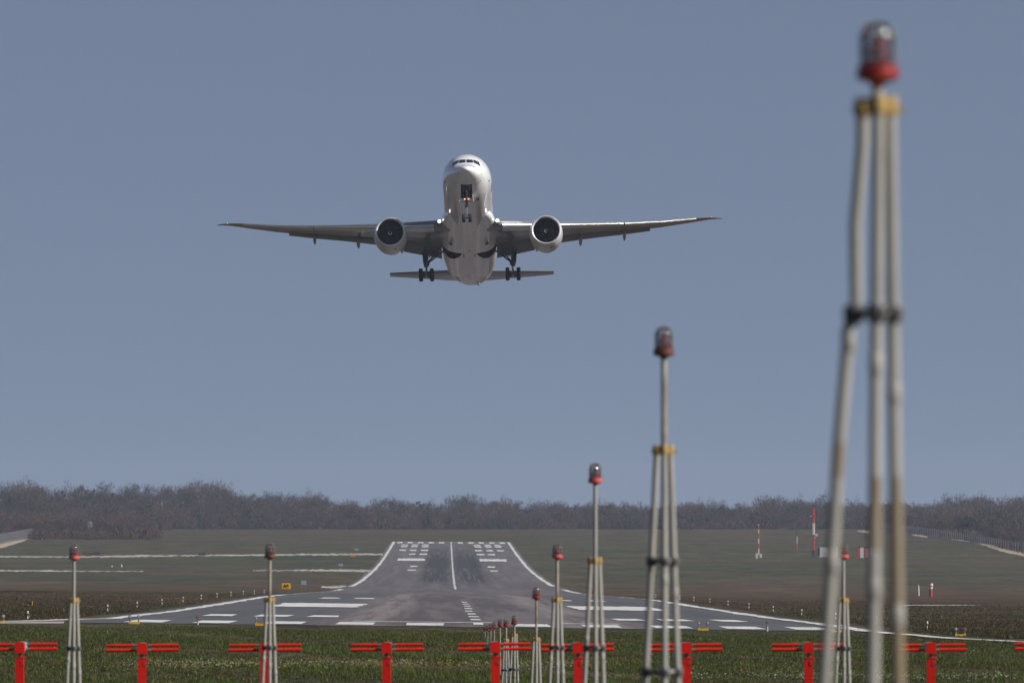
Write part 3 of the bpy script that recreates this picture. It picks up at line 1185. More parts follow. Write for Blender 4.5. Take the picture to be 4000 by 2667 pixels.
def mast(label, group, sx, D, s_base, s_collar=None, ties=(), red=("red", None), polemat=None, bend=None, rust_below=None, spread=None, name="approach_light_mast"):
    """s_base / s_collar / ties are photo rows; heights follow from the depth"""
    p = P(sx, s_base, D)
    zg = Z1(p.x, p.y)
    t = thing(name, label, 'approach light', (p.x, p.y, zg), 0.0, group)
    zb = p.z - zg
    put_lamp(t, zb, red[0], red[1] or m_lampred)
    pm = polemat or m_leg
    if s_collar is None:                                           # single pole down to the grass
        b = MB()
        b.tube([(0, 0, -0.1), (0, 0, zb * 0.5), (0, 0, zb - 0.03)], 0.021, 10)
        b.build("pole", pm, t, smooth=60)
        b = MB()
        b.box((0, 0, 0.02), (0.24, 0.24, 0.06))
        b.build("foot_plate", m_steel, t)
        return t
    zc = P(sx, s_collar, D).z - zg
    b = MB()
    b.tube([(0, 0, zc - 0.12), (0, 0, (zc + zb) / 2), (0, 0, zb - 0.03)], 0.0255, 14)
    b.build("pole", pm, t, smooth=60)
    # ochre collar that grips pole and legs
    b = MB()
    tops = [(-0.060, 0.105), (0.0, -0.058), (0.054, 0.0)]
    for q in tops:
        b.lathe([(0.0, -0.044), (0.031, -0.043), (0.034, -0.03), (0.034, 0.03), (0.031, 0.043), (0.0, 0.044)], c=(q[0], q[1], zc), n=12, cap=False)
    b.lathe([(0.0, -0.04), (0.05, -0.038), (0.054, 0.0), (0.05, 0.038), (0.0, 0.04)], c=(0, 0, zc), n=14, cap=False)
    b.box((0.098, 0.0, zc - 0.015), (0.03, 0.024, 0.024))
    b.box((-0.096, 0.06, zc - 0.01), (0.02, 0.024, 0.03))
    b.build("collar", m_collar, t, smooth=45)
    zt_ = zc - 0.03
    spread = spread or [(-0.048, 0.055), (0.0015, -0.022), (0.034, -0.004)]
    if rust_below:
        rust_below = {k: (P(sx, v[0], D).z - zg, P(sx, v[1], D).z - zg) for k, v in rust_below.items()}

    def leg_at(i, z):
        dz = zt_ - z
        x = tops[i][0] + spread[i][0] * dz
        y = tops[i][1] + spread[i][1] * dz
        if bend and i == 0:
            x += float(np.interp(dz, bend[0], bend[1]))
        return (x, y, z)
    for i in range(3):
        zs = [zt_ + 0.02] + [zt_ - k * (zt_ / 14) for k in range(1, 14)] + [-0.12]
        if bend and i == 0:
            zs = sorted(set(zs + [zt_ - d for d in bend[0] if d < zt_]), reverse=True)
        mi = []
        for za, zb_ in zip(zs[:-1], zs[1:]):
            mi.append(1 if rust_below and i in rust_below and rust_below[i][1] < (za + zb_) / 2 < rust_below[i][0] else 0)
        b = MB()
        b.tube([leg_at(i, z) for z in zs], 0.0275, 12, mi)
        # joint sleeves
        for dz in (0.98, 1.95, 2.9):
            if dz < zt_ - 0.3:
                q = leg_at(i, zt_ - dz - 0.12 * i)
                b.lathe([(0.0277, -0.05), (0.031, -0.045), (0.031, 0.045), (0.0277, 0.05)], c=q, n=12, mi=0, cap=False)
        b.build("leg", [m_leg, m_rust], t, smooth=60)
    for s_t in ties:
        z = P(sx, s_t, D).z - zg
        b = MB()
        q = [leg_at(i, z) for i in range(3)]
        for k in range(3):
            clamp_ring(b, q[k], 0 if k == 0 else 1)
        b.tube([q[0], q[1]], 0.021, 8, 0)
        b.tube([q[1], q[2]], 0.021, 8, 1)
        b.tube([q[0], q[2]], 0.019, 8, 0)
        b.build("tie_clamp", [m_clamp, m_steel], t, smooth=45)
    b = MB()
    b.box((0, 0, 0.02), (0.6, 0.5, 0.08))
    b.build("foot_plate", m_steel, t)
    return t


GA = "approach lights along the extended runway centreline"
GB = "approach lights of the crossbar"
mast("tallest blurred grey mast with a glass and red lamp, nearest to the camera", GA, 3428, 31, 316, 416, (1223,), ("red", m_lampred),
     bend=([0, 0.13, 0.48, 0.84, 0.92, 1.43, 2.51, 4.0], [0, 0.0, -0.030, -0.025, -0.055, -0.10, -0.164, -0.25]),
     rust_below={0: (1790, 1935), 1: (1965, 2110), 2: (1965, 3300)}, spread=[(0.0, 0.06), (-0.0124, -0.022), (0.013, -0.004)])
mast("tall pale mast whose lamp has a rusty orange base", GA, 2593, 62, 1390, 1757, (2190, 2622), ("orange", m_lamporange), m_pole_rusty)
mast("mid-height mast whose pink-rimmed lamp stands just above the wood's skyline", GA, 2325, 92, 1886, 2189, (2528,), ("pink", m_lamppink))
mast("mast whose pink lamp is level with the runway's far end", GA, 2176.5, 122, 2180, 2342, (2527,), ("pink", m_lamppink), m_pole_rusty)
mast("short mast with a bright red lamp on a brown pole, between two red antennas", GA, 2095, 153, 2338, 2496, (2700,), ("red", m_lampred), m_pole_rusty)
mast("low white-legged mast with an ochre collar, last of the full tripods", GA, 2009.5, 196, 2438, 2479.5, (2612,), ("red", m_lampred), m_pole_rusty)
mast("low tripod light with a thin silver rod clipped to it", GA, 1977, 223, 2445, 2499, (2615,), ("red", m_lampred), m_pole_rusty)
mast("lamp on a single rusty pole standing right by the silver rod", GA, 1953.5, 250, 2444, None, (), ("red", m_lampred), m_pole_rusty)
mast("lamp with a bright dome spot on a single thin pole", GA, 1930.5, 281, 2452.5, None, (), ("red", m_lampred), m_pole_rusty)
mast("small lamp on a thin pole, third from the row's far end", GA, 1917, 302, 2455.5, None, (), ("red", m_lampred), m_pole_rusty)
mast("tiny lamp on a brown pole, second from the row's far end", GA, 1905, 327, 2460, None, (), ("red", m_lampred), m_pole_rusty)
mast("tiniest red lamp, at the far end of the row of approach lights", GA, 1894.5, 352, 2459.5, None, (), ("red", m_lampred), m_pole_rusty)
mast("crossbar mast with a faded pink lamp, farthest from the runway on the grass side", GB, 289, 122, 2184, 2344, (2530,), ("pink", m_lamppink))
mast("crossbar mast with a rusty pole foot, standing over a red antenna post", GB, 1054, 122, 2179, 2342, (2527,), ("orange", m_lamporange), m_pole_rusty)
mast("crossbar mast seen between the legs of the big blurred mast", GB, 3295, 122, 2180, 2344, (2530,), ("pink", m_lamppink))

# thin silver rod with a long cross arm, next to the low tripod
p = P(1970, 2418, 224)
zg = Z1(p.x, p.y)
t = thing("marker_rod", "thin silver rod with a red tip light and a long thin cross arm", 'pole', (p.x, p.y, zg))
b = MB()
b.tube([(-0.01, 0.0, -0.1), (0.035, 0, p.z - zg - 0.35), (-0.01, 0, p.z - zg)], 0.019, 8)
b.build("rod", m_steel, t, smooth=60)
b = MB()
zz = P(1970, 2447.5, 224).z - zg
b.tube([(-0.79, 0.05, zz + 0.005), (0.0, 0.05, zz), (0.8, 0.05, zz - 0.008)], 0.011, 8)
b.build("cross_arm", m_steel, t, smooth=60)
m_redlit = mat("lit_red_lamp", (0.8, 0.1, 0.12), 0.3, emit=(1.0, 0.12, 0.15), estr=1.6)
b = MB()
b.lathe([(0, 0), (0.022, 0.006), (0.024, 0.03), (0.012, 0.045), (0, 0.05)], c=(0.035, 0, p.z - zg - 0.01), n=10, cap=False)
b.build("tip_light", m_redlit, t, smooth=60)

# ------------------------------------------------------------------ red localizer antennas
m_red = mat("signal_red_paint", (0.60, 0.012, 0.005), 0.6, var=0.08, scale=7.0, spec=0.12, col2=(0.40, 0.016, 0.010), fac_lo=0.30, fac_hi=0.50)
m_red2 = mat("signal_red_paint_dusty", (0.50, 0.02, 0.012), 0.6, var=0.15, scale=8.0)
m_grey = mat("boom_grey", (0.30, 0.28, 0.28), 0.55, var=0.15, scale=8.0)
LOC_D = 150.0


def antenna(x, y, label):
    zg = Z1(x, y)
    t = thing("localizer_antenna", label, 'antenna', (x, y, zg), 0.0, "row of red localizer antennas across the grass")
    ztop = P(2000, 2506, LOC_D).z - zg            # head top
    hh = 0.232
    b = MB()                                      # post: square tube and a narrower strip on its side
    b.box((0.0, 0, (ztop - 0.335) / 2), (0.178, 0.16, ztop - 0.335))
    b.box((0.012, 0.012, ztop - 0.325), (0.16, 0.2, 0.022))
    b.box((0.085, 0.0, ztop - 0.322), (0.085, 0.05, 0.03))
    b.build("post", m_red, t)
    b = MB()
    b.box((0.055, -0.083, ztop - 0.435), (0.062, 0.012, 0.085))
    b.build("post_plate", m_red2, t)
    b = MB()
    b.tube([(0.005, 0, ztop - 0.34), (0.005, 0, ztop - hh + 0.004)], 0.05, 10)
    b.box((0.035, -0.035, ztop - 0.275), (0.03, 0.05, 0.05))
    b.build("neck_clamp", m_steel, t, smooth=45)
    b = MB()                                      # head with softly rounded top
    prof = [(-0.102, 0), (-0.106, 0.02), (-0.106, 0.19), (-0.096, 0.216), (-0.07, 0.230), (0, 0.236), (0.07, 0.230), (0.096, 0.216), (0.106, 0.19), (0.106, 0.02), (0.102, 0)]
    r0 = [(q[0], -0.10, ztop - hh + q[1]) for q in prof]
    r1 = [(q[0], 0.08, ztop - hh + q[1]) for q in prof]
    b.rings([r0, r1])
    b.build("head_box", m_red, t, smooth=40)
    b = MB()
    b.box((0.0, 0.80, ztop - 0.105), (0.15, 1.45, 0.165))
    b.box((0.0, 0.62, ztop - 0.018), (0.10, 1.0, 0.02))
    b.build("boom", m_grey, t)
    for k, (yy, dz, half) in enumerate([(0.62, -0.064, 0.762), (0.30, -0.160, 0.772)]):
        for sgn in (-1, 1):
            b = MB()
            zz = ztop + dz
            tilt = 0.006 * sgn
            b.tube([(sgn * 0.115, yy, zz), (sgn * 0.20, yy, zz + tilt * 0.3)], 0.030, 10, 1)
            b.tube([(sgn * 0.19, yy, zz + tilt * .3), (sgn * half, yy, zz + tilt)], 0.033, 12, 0)
            b.build("dipole_rod", [m_red, m_steel], t, smooth=50)
    return t


la = ["red antenna cut by the photo's edge, beside the pink-lamp crossbar mast",
      "red antenna standing alone in the grass, second along the row from the pink crossbar mast",
      "red antenna whose post is crossed by the rusty crossbar mast",
      "red antenna standing alone below the runway threshold stripes",
      "red antenna with thin white mast legs close behind its rods",
      "red antenna whose rods pass behind the pink-lamp mast legs",
      "red antenna beside the legs of the tall orange-lamp mast",
      "red antenna overlapped by the outer leg of the big blurred mast",
      "red antenna on the far side of the big blurred mast, nothing crossing its head",
      "red antenna of which only the rod tips show at the photo's edge"]
proto = None
for i, sx in enumerate([77, 555, 1033, 1510, 1935, 2257, 2682, 3158, 3636, 4113]):
    q = P(sx, 2500, LOC_D)
    if proto is None:
        proto = antenna(q.x, q.y, la[i])
    else:
        dup(proto, (q.x, q.y, Z1(q.x, q.y) + (proto.location.z - Z1(proto.location.x, proto.location.y)) + random.uniform(-0.02, 0.015)), random.uniform(-0.035, 0.035), la[i])

# ------------------------------------------------------------------ runway lights
m_white = mat("white_fixture_paint", (0.62, 0.61, 0.58), 0.5, var=0.1, scale=9)
m_dark = mat("dark_fixture_metal", (0.045, 0.047, 0.055), 0.5, metal=0.2, var=0.2)
m_yel = mat("yellow_bracket_paint", (0.75, 0.42, 0.012), 0.5, var=0.1, scale=6)
m_lens = mat("clear_lens", (0.42, 0.45, 0.48), 0.12, var=0.1, coat=1.0)
m_lensred = mat("red_lens", (0.46, 0.10, 0.08), 0.25, var=0.1, coat=0.7)


def edge_light(x, y, label, group):
    t = thing("runway_edge_light", label, 'runway light', (x, y, Z1(x, y)), 0.0, group)
    b = MB()
    b.lathe([(0.0, -0.05), (0.036, -0.05), (0.036, 0.14), (0.026, 0.16), (0.024, 0.24), (0.0, 0.25)], n=10, cap=False)
    b.build("stem", m_white, t, smooth=40)
    b = MB()
    b.lathe([(0.0, 0.22), (0.045, 0.23), (0.05, 0.32), (0.04, 0.34), (0.0, 0.345)], n=12, cap=False)
    b.build("lamp_housing", m_dark, t, smooth=40)
    b = MB()
    b.lathe([(0.0, 0.335), (0.05, 0.34), (0.057, 0.40), (0.052, 0.46), (0.03, 0.49), (0.0, 0.50)], n=12, cap=False)
    b.build("lamp_head", m_white, t, smooth=50)
    return t


el = edge_light(-26.8, 424, "small white edge light on the near heath verge beside the yellow bracket lamp", "runway edge lights along the left verge")
el_used = False
for s, gname, lname in ((-1, "runway edge lights along the left verge", "left"), (1, "runway edge lights along the right verge", "right")):
    for k in range(0, 12):
        x, y = s * 26.8, 424 + 50 * k
        lb = f"white edge light in the {lname} verge, {['nearest', 'second', 'third', 'fourth', 'fifth', 'sixth', 'seventh', 'eighth', 'ninth', 'tenth', 'eleventh', 'twelfth', 'thirteenth', 'fourteenth', 'fifteenth', 'sixteenth', 'last'][k]} along the row"
        if not el_used:
            el_used = True
            el['label'] = lb
            continue
        c = dup(el, (x, y, Z1(x, y)), 0, lb)
        c['group'] = gname


def spot_lamp(t, x, z0, lensmat, red=False, name="lamp", r=0.098):
    """round lamp on a swivel, facing the approach; a part with lens and swivel"""
    zc = z0 + 0.25
    b = MB()
    b.lathe([(0.0, -0.10), (r * 0.9, -0.098), (r, -0.08), (r, 0.0), (r * 0.8, 0.08), (r * 0.4, 0.13), (0, 0.14)], c=(x, 0, zc), n=18, axis='Y', cap=False)
    lamp = b.build(name, m_dark if not red else m_steel, t, smooth=40)
    b = MB()
    b.lathe([(0.0, -0.118), (r * 0.45, -0.114), (r * 0.72, -0.103), (r * 0.72, -0.095)], c=(x, 0, zc), n=18, axis='Y', cap=False)
    b.build("lens", lensmat, lamp, smooth=60)
    b = MB()
    b.lathe([(r * 0.76, -0.106), (r * 1.02, -0.106), (r * 1.04, -0.09), (r * 0.95, -0.085)], c=(x, 0, zc), n=18, axis='Y', cap=False)
    b.build("lens_ring", m_steel, lamp, smooth=40)
    b = MB()
    b.tube([(x, 0, z0), (x, 0, zc - r * 0.9)], 0.026, 8)
    b.lathe([(0, 0), (0.05, 0.0), (0.05, 0.05), (0.03, 0.07), (0, 0.07)], c=(x, 0, z0), n=10, cap=False)
    b.build("swivel", m_steel, lamp, smooth=40)
    return lamp


GT = "twin threshold lamps on yellow brackets"


def twin_lamp(sx, sy, label, redright=False, D=401.0):
    if D is None:
        D = G(sx, sy + 4).y
    p = P(sx, sy, D)
    zg = Z1(p.x, p.y)
    t = thing("threshold_lamp_pair", label, 'runway light', (p.x, p.y, zg), 0, GT)
    zb = max(0.04, p.z - zg)
    b = MB()
    b.box((0, 0, zb - 0.01), (0.60, 0.10, 0.12))
    b.box((-0.245, 0, zb + 0.06), (0.09, 0.09, 0.05))
    b.box((0.245, 0, zb + 0.06), (0.09, 0.09, 0.05))
    b.tube([(0, 0, -0.1), (0, 0, zb)], 0.035, 8)
    b.build("bracket", m_yel, t)
    spot_lamp(t, -0.245, zb + 0.08, m_lens)
    spot_lamp(t, 0.245, zb + 0.08, m_lensred if redright else m_lens, redright)


twin_lamp(-3, 2429, "twin lamp on a yellow bracket, half cut off by the photo's edge")
twin_lamp(524.5, 2431, "twin lamp on a yellow bracket by the bend of the white edge line")
twin_lamp(1018, 2437, "twin lamp on a yellow bracket partly behind the rusty crossbar mast")
twin_lamp(2747, 2456, "twin lamp on a yellow bracket beyond the tall orange-lamp mast")
twin_lamp(3268, 2468, "twin lamp on a yellow bracket hidden by the crossbar mast's legs")
twin_lamp(3752, 2479, "twin lamp with one reddish face, past the flared white edge line", True, None)


def single_lamp(sx, sy, label):
    p = P(sx, sy, 402.0)
    zg = Z1(p.x, p.y)
    t = thing("threshold_lamp", label, 'runway light', (p.x, p.y, zg), 0, "single red threshold lamps on white stems")
    zb = max(0.1, p.z - zg)
    b = MB()
    b.lathe([(0.0, -0.1), (0.055, -0.1), (0.05, zb - 0.02), (0.06, zb), (0, zb + 0.005)], n=10, cap=False)
    b.build("stem", m_white, t, smooth=40)
    spot_lamp(t, 0, zb, m_lensred, True, r=0.10)


single_lamp(772, 2427, "single round red lamp before the pavement left of the centreline")
single_lamp(2997, 2445, "single round red lamp between the tall masts")

# ------------------------------------------------------------------ signs
m_signy = mat("sign_yellow", (0.80, 0.40, 0.008), 0.45, var=0.06, scale=4)
m_signo = mat("sign_orange", (0.72, 0.27, 0.02), 0.5, var=0.08, scale=3)
m_black = mat("sign_black", (0.02, 0.02, 0.022), 0.5, var=0.1)
m_bluegrey = mat("pale_bluegrey", (0.26, 0.31, 0.37), 0.6, var=0.12, scale=2)
m_stripered = mat("obstacle_red", (0.46, 0.03, 0.035), 0.6, var=0.12, scale=2)
m_stripewhite = mat("obstacle_white", (0.60, 0.58, 0.54), 0.6, var=0.1, scale=2)
m_maroon = mat("sign_back_maroon", (0.07, 0.02, 0.035), 0.6, var=0.2, scale=2)
m_navy = mat("sign_back_navy", (0.03, 0.028, 0.06), 0.6, var=0.2, scale=2)
m_brown = mat("panel_brown", (0.10, 0.045, 0.030), 0.7, var=0.2, scale=2)


def text_part(name, body, size, m, parent, loc):
    cu = bpy.data.curves.new(name, 'FONT')
    cu.body = body
    cu.size = size
    cu.extrude = 0.012
    cu.offset = 0.03
    cu.align_x = 'CENTER'
    cu.align_y = 'CENTER'
    tmp = bpy.data.objects.new(name + "_src", cu)
    COL.objects.link(tmp)
    dg = bpy.context.evaluated_depsgraph_get()
    me = bpy.data.meshes.new_from_object(tmp.evaluated_get(dg))
    bpy.data.objects.remove(tmp)
    o = bpy.data.objects.new(name, me)
    me.materials.clear()
    me.materials.append(m)
    COL.objects.link(o)
    o.parent = parent
    o.rotation_euler = (math.pi / 2, 0, 0)
    o.location = loc
    return o


def board(name, label, cat, sx0, sx1, sy0, sy1, D, faces, legs=True, thick=0.18, text=None, group=None, legm=None):
    """an upright sign: panel(s) as vertical stripes, standing on the terrain"""
    cx = (sx0 + sx1) / 2
    p = P(cx, sy1, D)
    zg = Z1(p.x, p.y)
    t = thing(name, label, cat, (p.x, p.y, zg), 0, group)
    w = (sx1 - sx0) * PX * D
    z1 = P(cx, sy0, D).z - zg
    z0 = max(0.02, p.z - zg)
    n = len(faces)
    for k, m in enumerate(faces):
        b = MB()
        b.box((-w / 2 + w * (k + 0.5) / n, 0, (z0 + z1) / 2), (w / n, thick, z1 - z0))
        o = b.build("panel", m, t)
        bv = o.modifiers.new("bevel", 'BEVEL')
        bv.width = min(0.03, thick * 0.2)
    if legs and z0 > 0.03:
        for s in (-1, 1):
            b = MB()
            b.box((s * w * 0.38, 0, z0 / 2 - 0.05), (0.08, 0.08, z0 + 0.1))
            b.build("leg", legm or m_steel, t)
    if text:
        text_part("lettering", text, (z1 - z0) * 0.78, m_black, t, (0, -thick / 2 - 0.012, (z0 + z1) / 2))
    return t


board("taxiway_sign", "yellow sign with black letters standing in the grass by the apron edge", 'sign', 1100, 1134, 2277, 2300, 1010, [m_signy], text="A8")
board("taxiway_sign", "small orange sign at the end of the lower pale taxiway strip", 'sign', 1300, 1318, 2223, 2238, 2000, [m_signo])
board("taxiway_sign", "small orange sign at the end of the upper pale taxiway strip", 'sign', 1368, 1388, 2163, 2180, 2330, [m_signo])
board("mirage_ghost", "pale blue-grey mirage ghost beside the yellow lettered sign", 'mirage ghost', 1175, 1196, 2267, 2284, 1180, [m_bluegrey])  # this and the next two are solid boards standing for mirage reflections
board("mirage_ghost", "pale blue-grey mirage ghost just above the lower orange sign", 'mirage ghost', 1322, 1340, 2200, 2213, 2080, [m_bluegrey])
board("mirage_ghost", "faint blue-grey mirage ghost in the grass above the upper orange sign", 'mirage ghost', 1384, 1400, 2141, 2149, 2480, [m_bluegrey])
board("taxiway_sign", "long low sign with brown and dark purple panels above the upper taxiway strip", 'sign', 324, 392, 2155.5, 2167, 2360, [m_brown, m_brown, m_maroon])
board("taxiway_sign", "short dark sign standing on the upper pale taxiway strip", 'sign', 775, 803, 2158.5, 2171, 2340, [m_maroon, m_navy])
board("low_sign", "small black sign with a yellow frame in the brown heath", 'sign', 108, 128, 2348, 2359, 588, [m_black, m_black, m_black, m_black, m_black, m_yel], thick=0.12, legm=m_yel)
b = MB()
# white marker stakes
for sx, sy0, sy1, D, lb in ((475, 2214, 2228, 2030, "white stake beside the lower taxiway strip"), (437, 2220, 2229, 2030, "short white stake beside the lower taxiway strip"),
                            (3588, 2282, 2305, 1250, "white conical marker post in the field beyond the blurred mast")):
    p = P(sx, sy1, D)
    zg = Z1(p.x, p.y)
    h = (sy1 - sy0) * PX * D
    t = thing("marker_stake", lb, 'marker post', (p.x, p.y, zg))
    bb = MB()
    wv = 0.16 if D < 1500 else 0.22
    z0 = max(0, p.z - zg)
    bb.lathe([(0, -0.1), (wv, -0.1), (wv * 0.9, z0 + h * 0.3), (wv * 0.45, z0 + h * 0.8), (0, z0 + h)], n=10, cap=False)
    bb.build("shaft", m_stripewhite, t, smooth=40)
    bb = MB()
    bb.box((0, 0, 0.06), (wv * 2.6, wv * 2.6, 0.14))
    bb.build("foot", m_steel, t)

# red and white figure-of-eight marker
p = P(3636, 2306, 1250)
t = thing("distance_marker", "red and white banded marker beside the white conical post", 'marker', (p.x, p.y, Z1(p.x, p.y)))
z0 = max(0, p.z - Z1(p.x, p.y))
for k, (m, h0, h1, w) in enumerate([(m_stripered, -0.1, 0.32 + z0, 0.30), (m_stripewhite, 0.32 + z0, 0.66 + z0, 0.36), (m_stripered, 0.66 + z0, 0.84 + z0, 0.22), (m_stripewhite, 0.84 + z0, 1.26 + z0, 0.40), (m_stripered, 1.26 + z0, 1.42 + z0, 0.30)]):
    b = MB()
    b.lathe([(0, h0), (w * 0.9, h0), (w, (h0 + h1) / 2), (w * 0.9, h1), (0, h1)], n=14, cap=False)
    b.build("band", m, t, smooth=35)


# ------------------------------------------------------------------ masts and shelters in the far field
def striped_mast(label, sx, sy0, sy1, D, cuts, half, name="antenna_mast", lattice=False):
    """cuts: list of (row, material) from the top; the last row is the foot"""
    p = P(sx, sy1, D)
    zg = Z1(p.x, p.y)
    t = thing(name, label, 'mast', (p.x, p.y, zg), 0, None)
    off = p.z - zg
    rows = [c[0] for c in cuts] + [sy1]
    for (r0, m), r1 in zip(cuts, rows[1:]):
        za, zb = P(sx, r0, D).z - zg, P(sx, r1, D).z - zg
        if r1 == sy1:
            zb = -0.2
        b = MB()
        if lattice:
            q = [(half * math.cos(a), half * math.sin(a)) for a in (0.5, 2.6, 4.7)]
            for x, y in q:
                b.tube([(x, y, zb), (x, y, za)], 0.085, 6)
            n = max(1, int((za - zb) / 0.7))
            for i in range(n):
                zl, zh = zb + (za - zb) * i / n, zb + (za - zb) * (i + 1) / n
                for k in range(3):
                    a, c = q[k], q[(k + 1) % 3]
                    b.tube([(a[0], a[1], zl), (c[0], c[1], zh)], 0.06, 5)
                    b.tube([(a[0], a[1], zh), (c[0], c[1], zl)], 0.06, 5)
        else:
            b.tube([(0, 0, zb), (0, 0, za)], half, 8)
        b.build("mast_section", m, t)
    return t


t = striped_mast("tall red and white lattice mast standing before the wood", 3178, 1984, 2166, 2380,
                 [(1984, m_stripered), (2043, m_stripewhite), (2102, m_stripered), (2148, m_navy)], 0.42, lattice=True)
zg = t.location.z
for rr, dx, m in ((2013, 0.25, m_stripered), (2015, -0.9, m_stripewhite), (2088, 0.85, m_stripewhite)):
    b = MB()
    z = P(3178, rr, 2380).z - zg
    b.box((dx, -0.5, z), (0.95 if dx > 0 else 0.5, 0.6, 0.75 if dx > 0 else 0.3))
    b.build("antenna_panel", m, t)
b = MB()
z = P(3178, 2088, 2380).z - zg
b.tube([(-2.6, 0, z), (4.2, 0, z)], 0.09, 6)
b.build("cross_arm", m_stripered, t)
t = striped_mast("thin striped pole with a white box at its foot, left of the lattice mast", 2963, 2047, 2170, 2330,
                 [(2047, m_stripewhite), (2052, m_stripered), (2068, m_stripewhite), (2082, m_stripered), (2103, m_stripewhite), (2122, m_stripered), (2142, m_stripewhite)], 0.19)
zg = t.location.z
b = MB()
b.box((-0.55, 0, 0.85), (0.75, 0.8, 1.9))
b.box((0.75, 0, 1.0), (0.8, 0.8, 1.3))
b.build("equipment_box", m_stripewhite, t)
b = MB()
b.box((0.15, -0.1, 0.9), (0.4, 0.7, 1.1))
b.build("equipment_box", m_stripered, t)
striped_mast("slim half-white half-red pole just left of the lattice mast", 3113, 2076, 2149, 2480,
             [(2076, m_brown), (2094, m_stripewhite), (2123, m_stripered)], 0.14)


def shelter(label, sx0, sx1, sy0, sy1, D, stripes, extra=None):
    cx = (sx0 + sx1) / 2
    p = P(cx, sy1, D)
    zg = Z1(p.x, p.y)
    t = thing("equipment_shelter", label, 'equipment shelter', (p.x, p.y, zg), 0, "striped equipment shelters in the far field")
    w = (sx1 - sx0) * PX * D
    h = (sy1 - sy0) * PX * D
    o = (p.z - zg)
    tot = sum(q[0] for q in stripes)
    x = -w / 2
    for fr, m in stripes:
        ww = w * fr / tot
        b = MB()
        b.box((x + ww / 2, 0, o / 2 + h / 2), (ww, 2.4, h + o))
        b.build("wall_panel", m, t)
        x += ww
    b = MB()
    b.box((0, 0, h + o + 0.06), (w + 0.25, 2.7, 0.14))
    b.build("roof", m_steel, t)
    if extra:
        extra(t, w, h + o)
    return t


def ex1(t, w, h):
    b = MB()
    b.box((0.1, -1.215, h * 0.42), (0.9, 0.05, h * 0.78))
    b.build("door", m_grey, t)
    b = MB()
    b.box((w / 2 - 0.4, -1.5, h * 0.14), (0.9, 0.6, h * 0.42))
    b.build("cabinet", m_stripewhite, t)


shelter("red and white striped shelter with a grey door, seen through the blurred mast", 3348, 3421, 2134, 2168, 2350,
        [(12, m_stripered), (14, m_stripewhite), (7, m_stripered), (15, m_steel), (7, m_stripered), (11, m_stripewhite), (10, m_stripered)], ex1)


def ex2(t, w, h):
    b = MB()
    b.box((-w * 0.42, -1.3, h * 0.5), (0.45, 0.3, h * 0.7))
    b.build("door", m_maroon, t)
    b = MB()
    b.tube([(w * 0.38, 0, h), (w * 0.38, 0, h + 1.3)], 0.22, 8)
    b.build("vent_pipe", m_stripewhite, t)


shelter("white shelter with a dark door and red end, at the lattice mast's foot", 3193, 3268, 2133, 2163, 2370,
        [(8, m_bluegrey), (32, m_stripewhite), (12, m_stripered), (10, m_stripewhite), (8, m_stripered), (5, m_stripewhite)], ex2)

# something pale in the clearing of the wood
p = P(352, 2046, 3395)
t = thing("white_hut", "small white hut in a clearing of the wood", 'hut', (p.x, p.y, Z1(p.x, p.y)))
b = MB()
zz = max(0.5, p.z - t.location.z)
b.box((0, 0, zz / 2), (1.9, 2.4, zz + 0.6))
b.build("wall", m_stripewhite, t)
b = MB()
b.rings([[(-1.3, -1.5, zz + 0.3), (1.3, -1.5, zz + 0.3), (0, -1.5, zz + 1.3)], [(-1.3, 1.5, zz + 0.3), (1.3, 1.5, zz + 0.3), (0, 1.5, zz + 1.3)]])
b.build("roof", m_stripewhite, t)


# ------------------------------------------------------------------ fences
def fence(label, x_of_y, y0, y1, step, h, first_parts):
    t = thing("perimeter_fence", label, 'fence', (x_of_y(y0), y0, Z1(x_of_y(y0), y0)))
    ox, oy, oz = t.location
    ys = np.arange(y0, y1, step)
    proto = None
    rest = MB()
    for i, y in enumerate(ys):
        x = x_of_y(y)
        z = Z1(x, y)
        hh = h * (1 + random.uniform(-0.05, 0.05))
        if i < first_parts:
            if proto is None:
                b = MB()
                b.box((0, 0, h / 2 - 0.1), (0.22, 0.20, h + 0.2))
                b.box((-0.16, 0, h + 0.12), (0.5, 0.2, 0.16), 0, Matrix.Rotation(0.6, 3, 'Y'))
                proto = b.build("fence_post", m_post, t)
                o = proto
            else:
                o = proto.copy()
                COL.objects.link(o)
            o.parent = t
            o.location = (x - ox, y - oy, z - oz)
        else:
            rest.box((x - ox, y - oy, z - oz + h / 2), (0.22, 0.20, h + 0.2))
    if rest.v:
        tag(rest.build("far_fence_posts", m_post, t), kind='stuff')
    b = MB()
    for ya, yb in zip(ys[:-1:4], list(ys[4::4]) + [ys[-1]]):
        xa, xb = x_of_y(ya), x_of_y(yb)
        za, zb = Z1(xa, ya) - oz, Z1(xb, yb) - oz
        for k in range(7):
            zz = 0.15 + (h - 0.25) * k / 6
            b.tube([(xa - ox + 0.18, ya - oy, za + zz), (xb - ox + 0.18, yb - oy, zb + zz)], 0.028, 4, cap=False)
    b.build("wire_mesh", m_wiremesh, t)
    return t


m_post = mat("concrete_post", (0.27, 0.275, 0.29), 0.9, var=0.2, scale=1.0)
m_wiremesh = mat("fence_wire", (0.12, 0.13, 0.16), 0.7, metal=0.2, var=0.2)
fence("long grey post fence running along the foot of the wood by the sandy track", lambda y: 200.0, 2290, 3400, 11.0, 3.0, 100)
fence("short pale fence climbing behind the sandy bank into the russet thicket", lambda y: -167.0 + (y - 2460) * -0.004, 2440, 2900, 6.0, 3.6, 80)
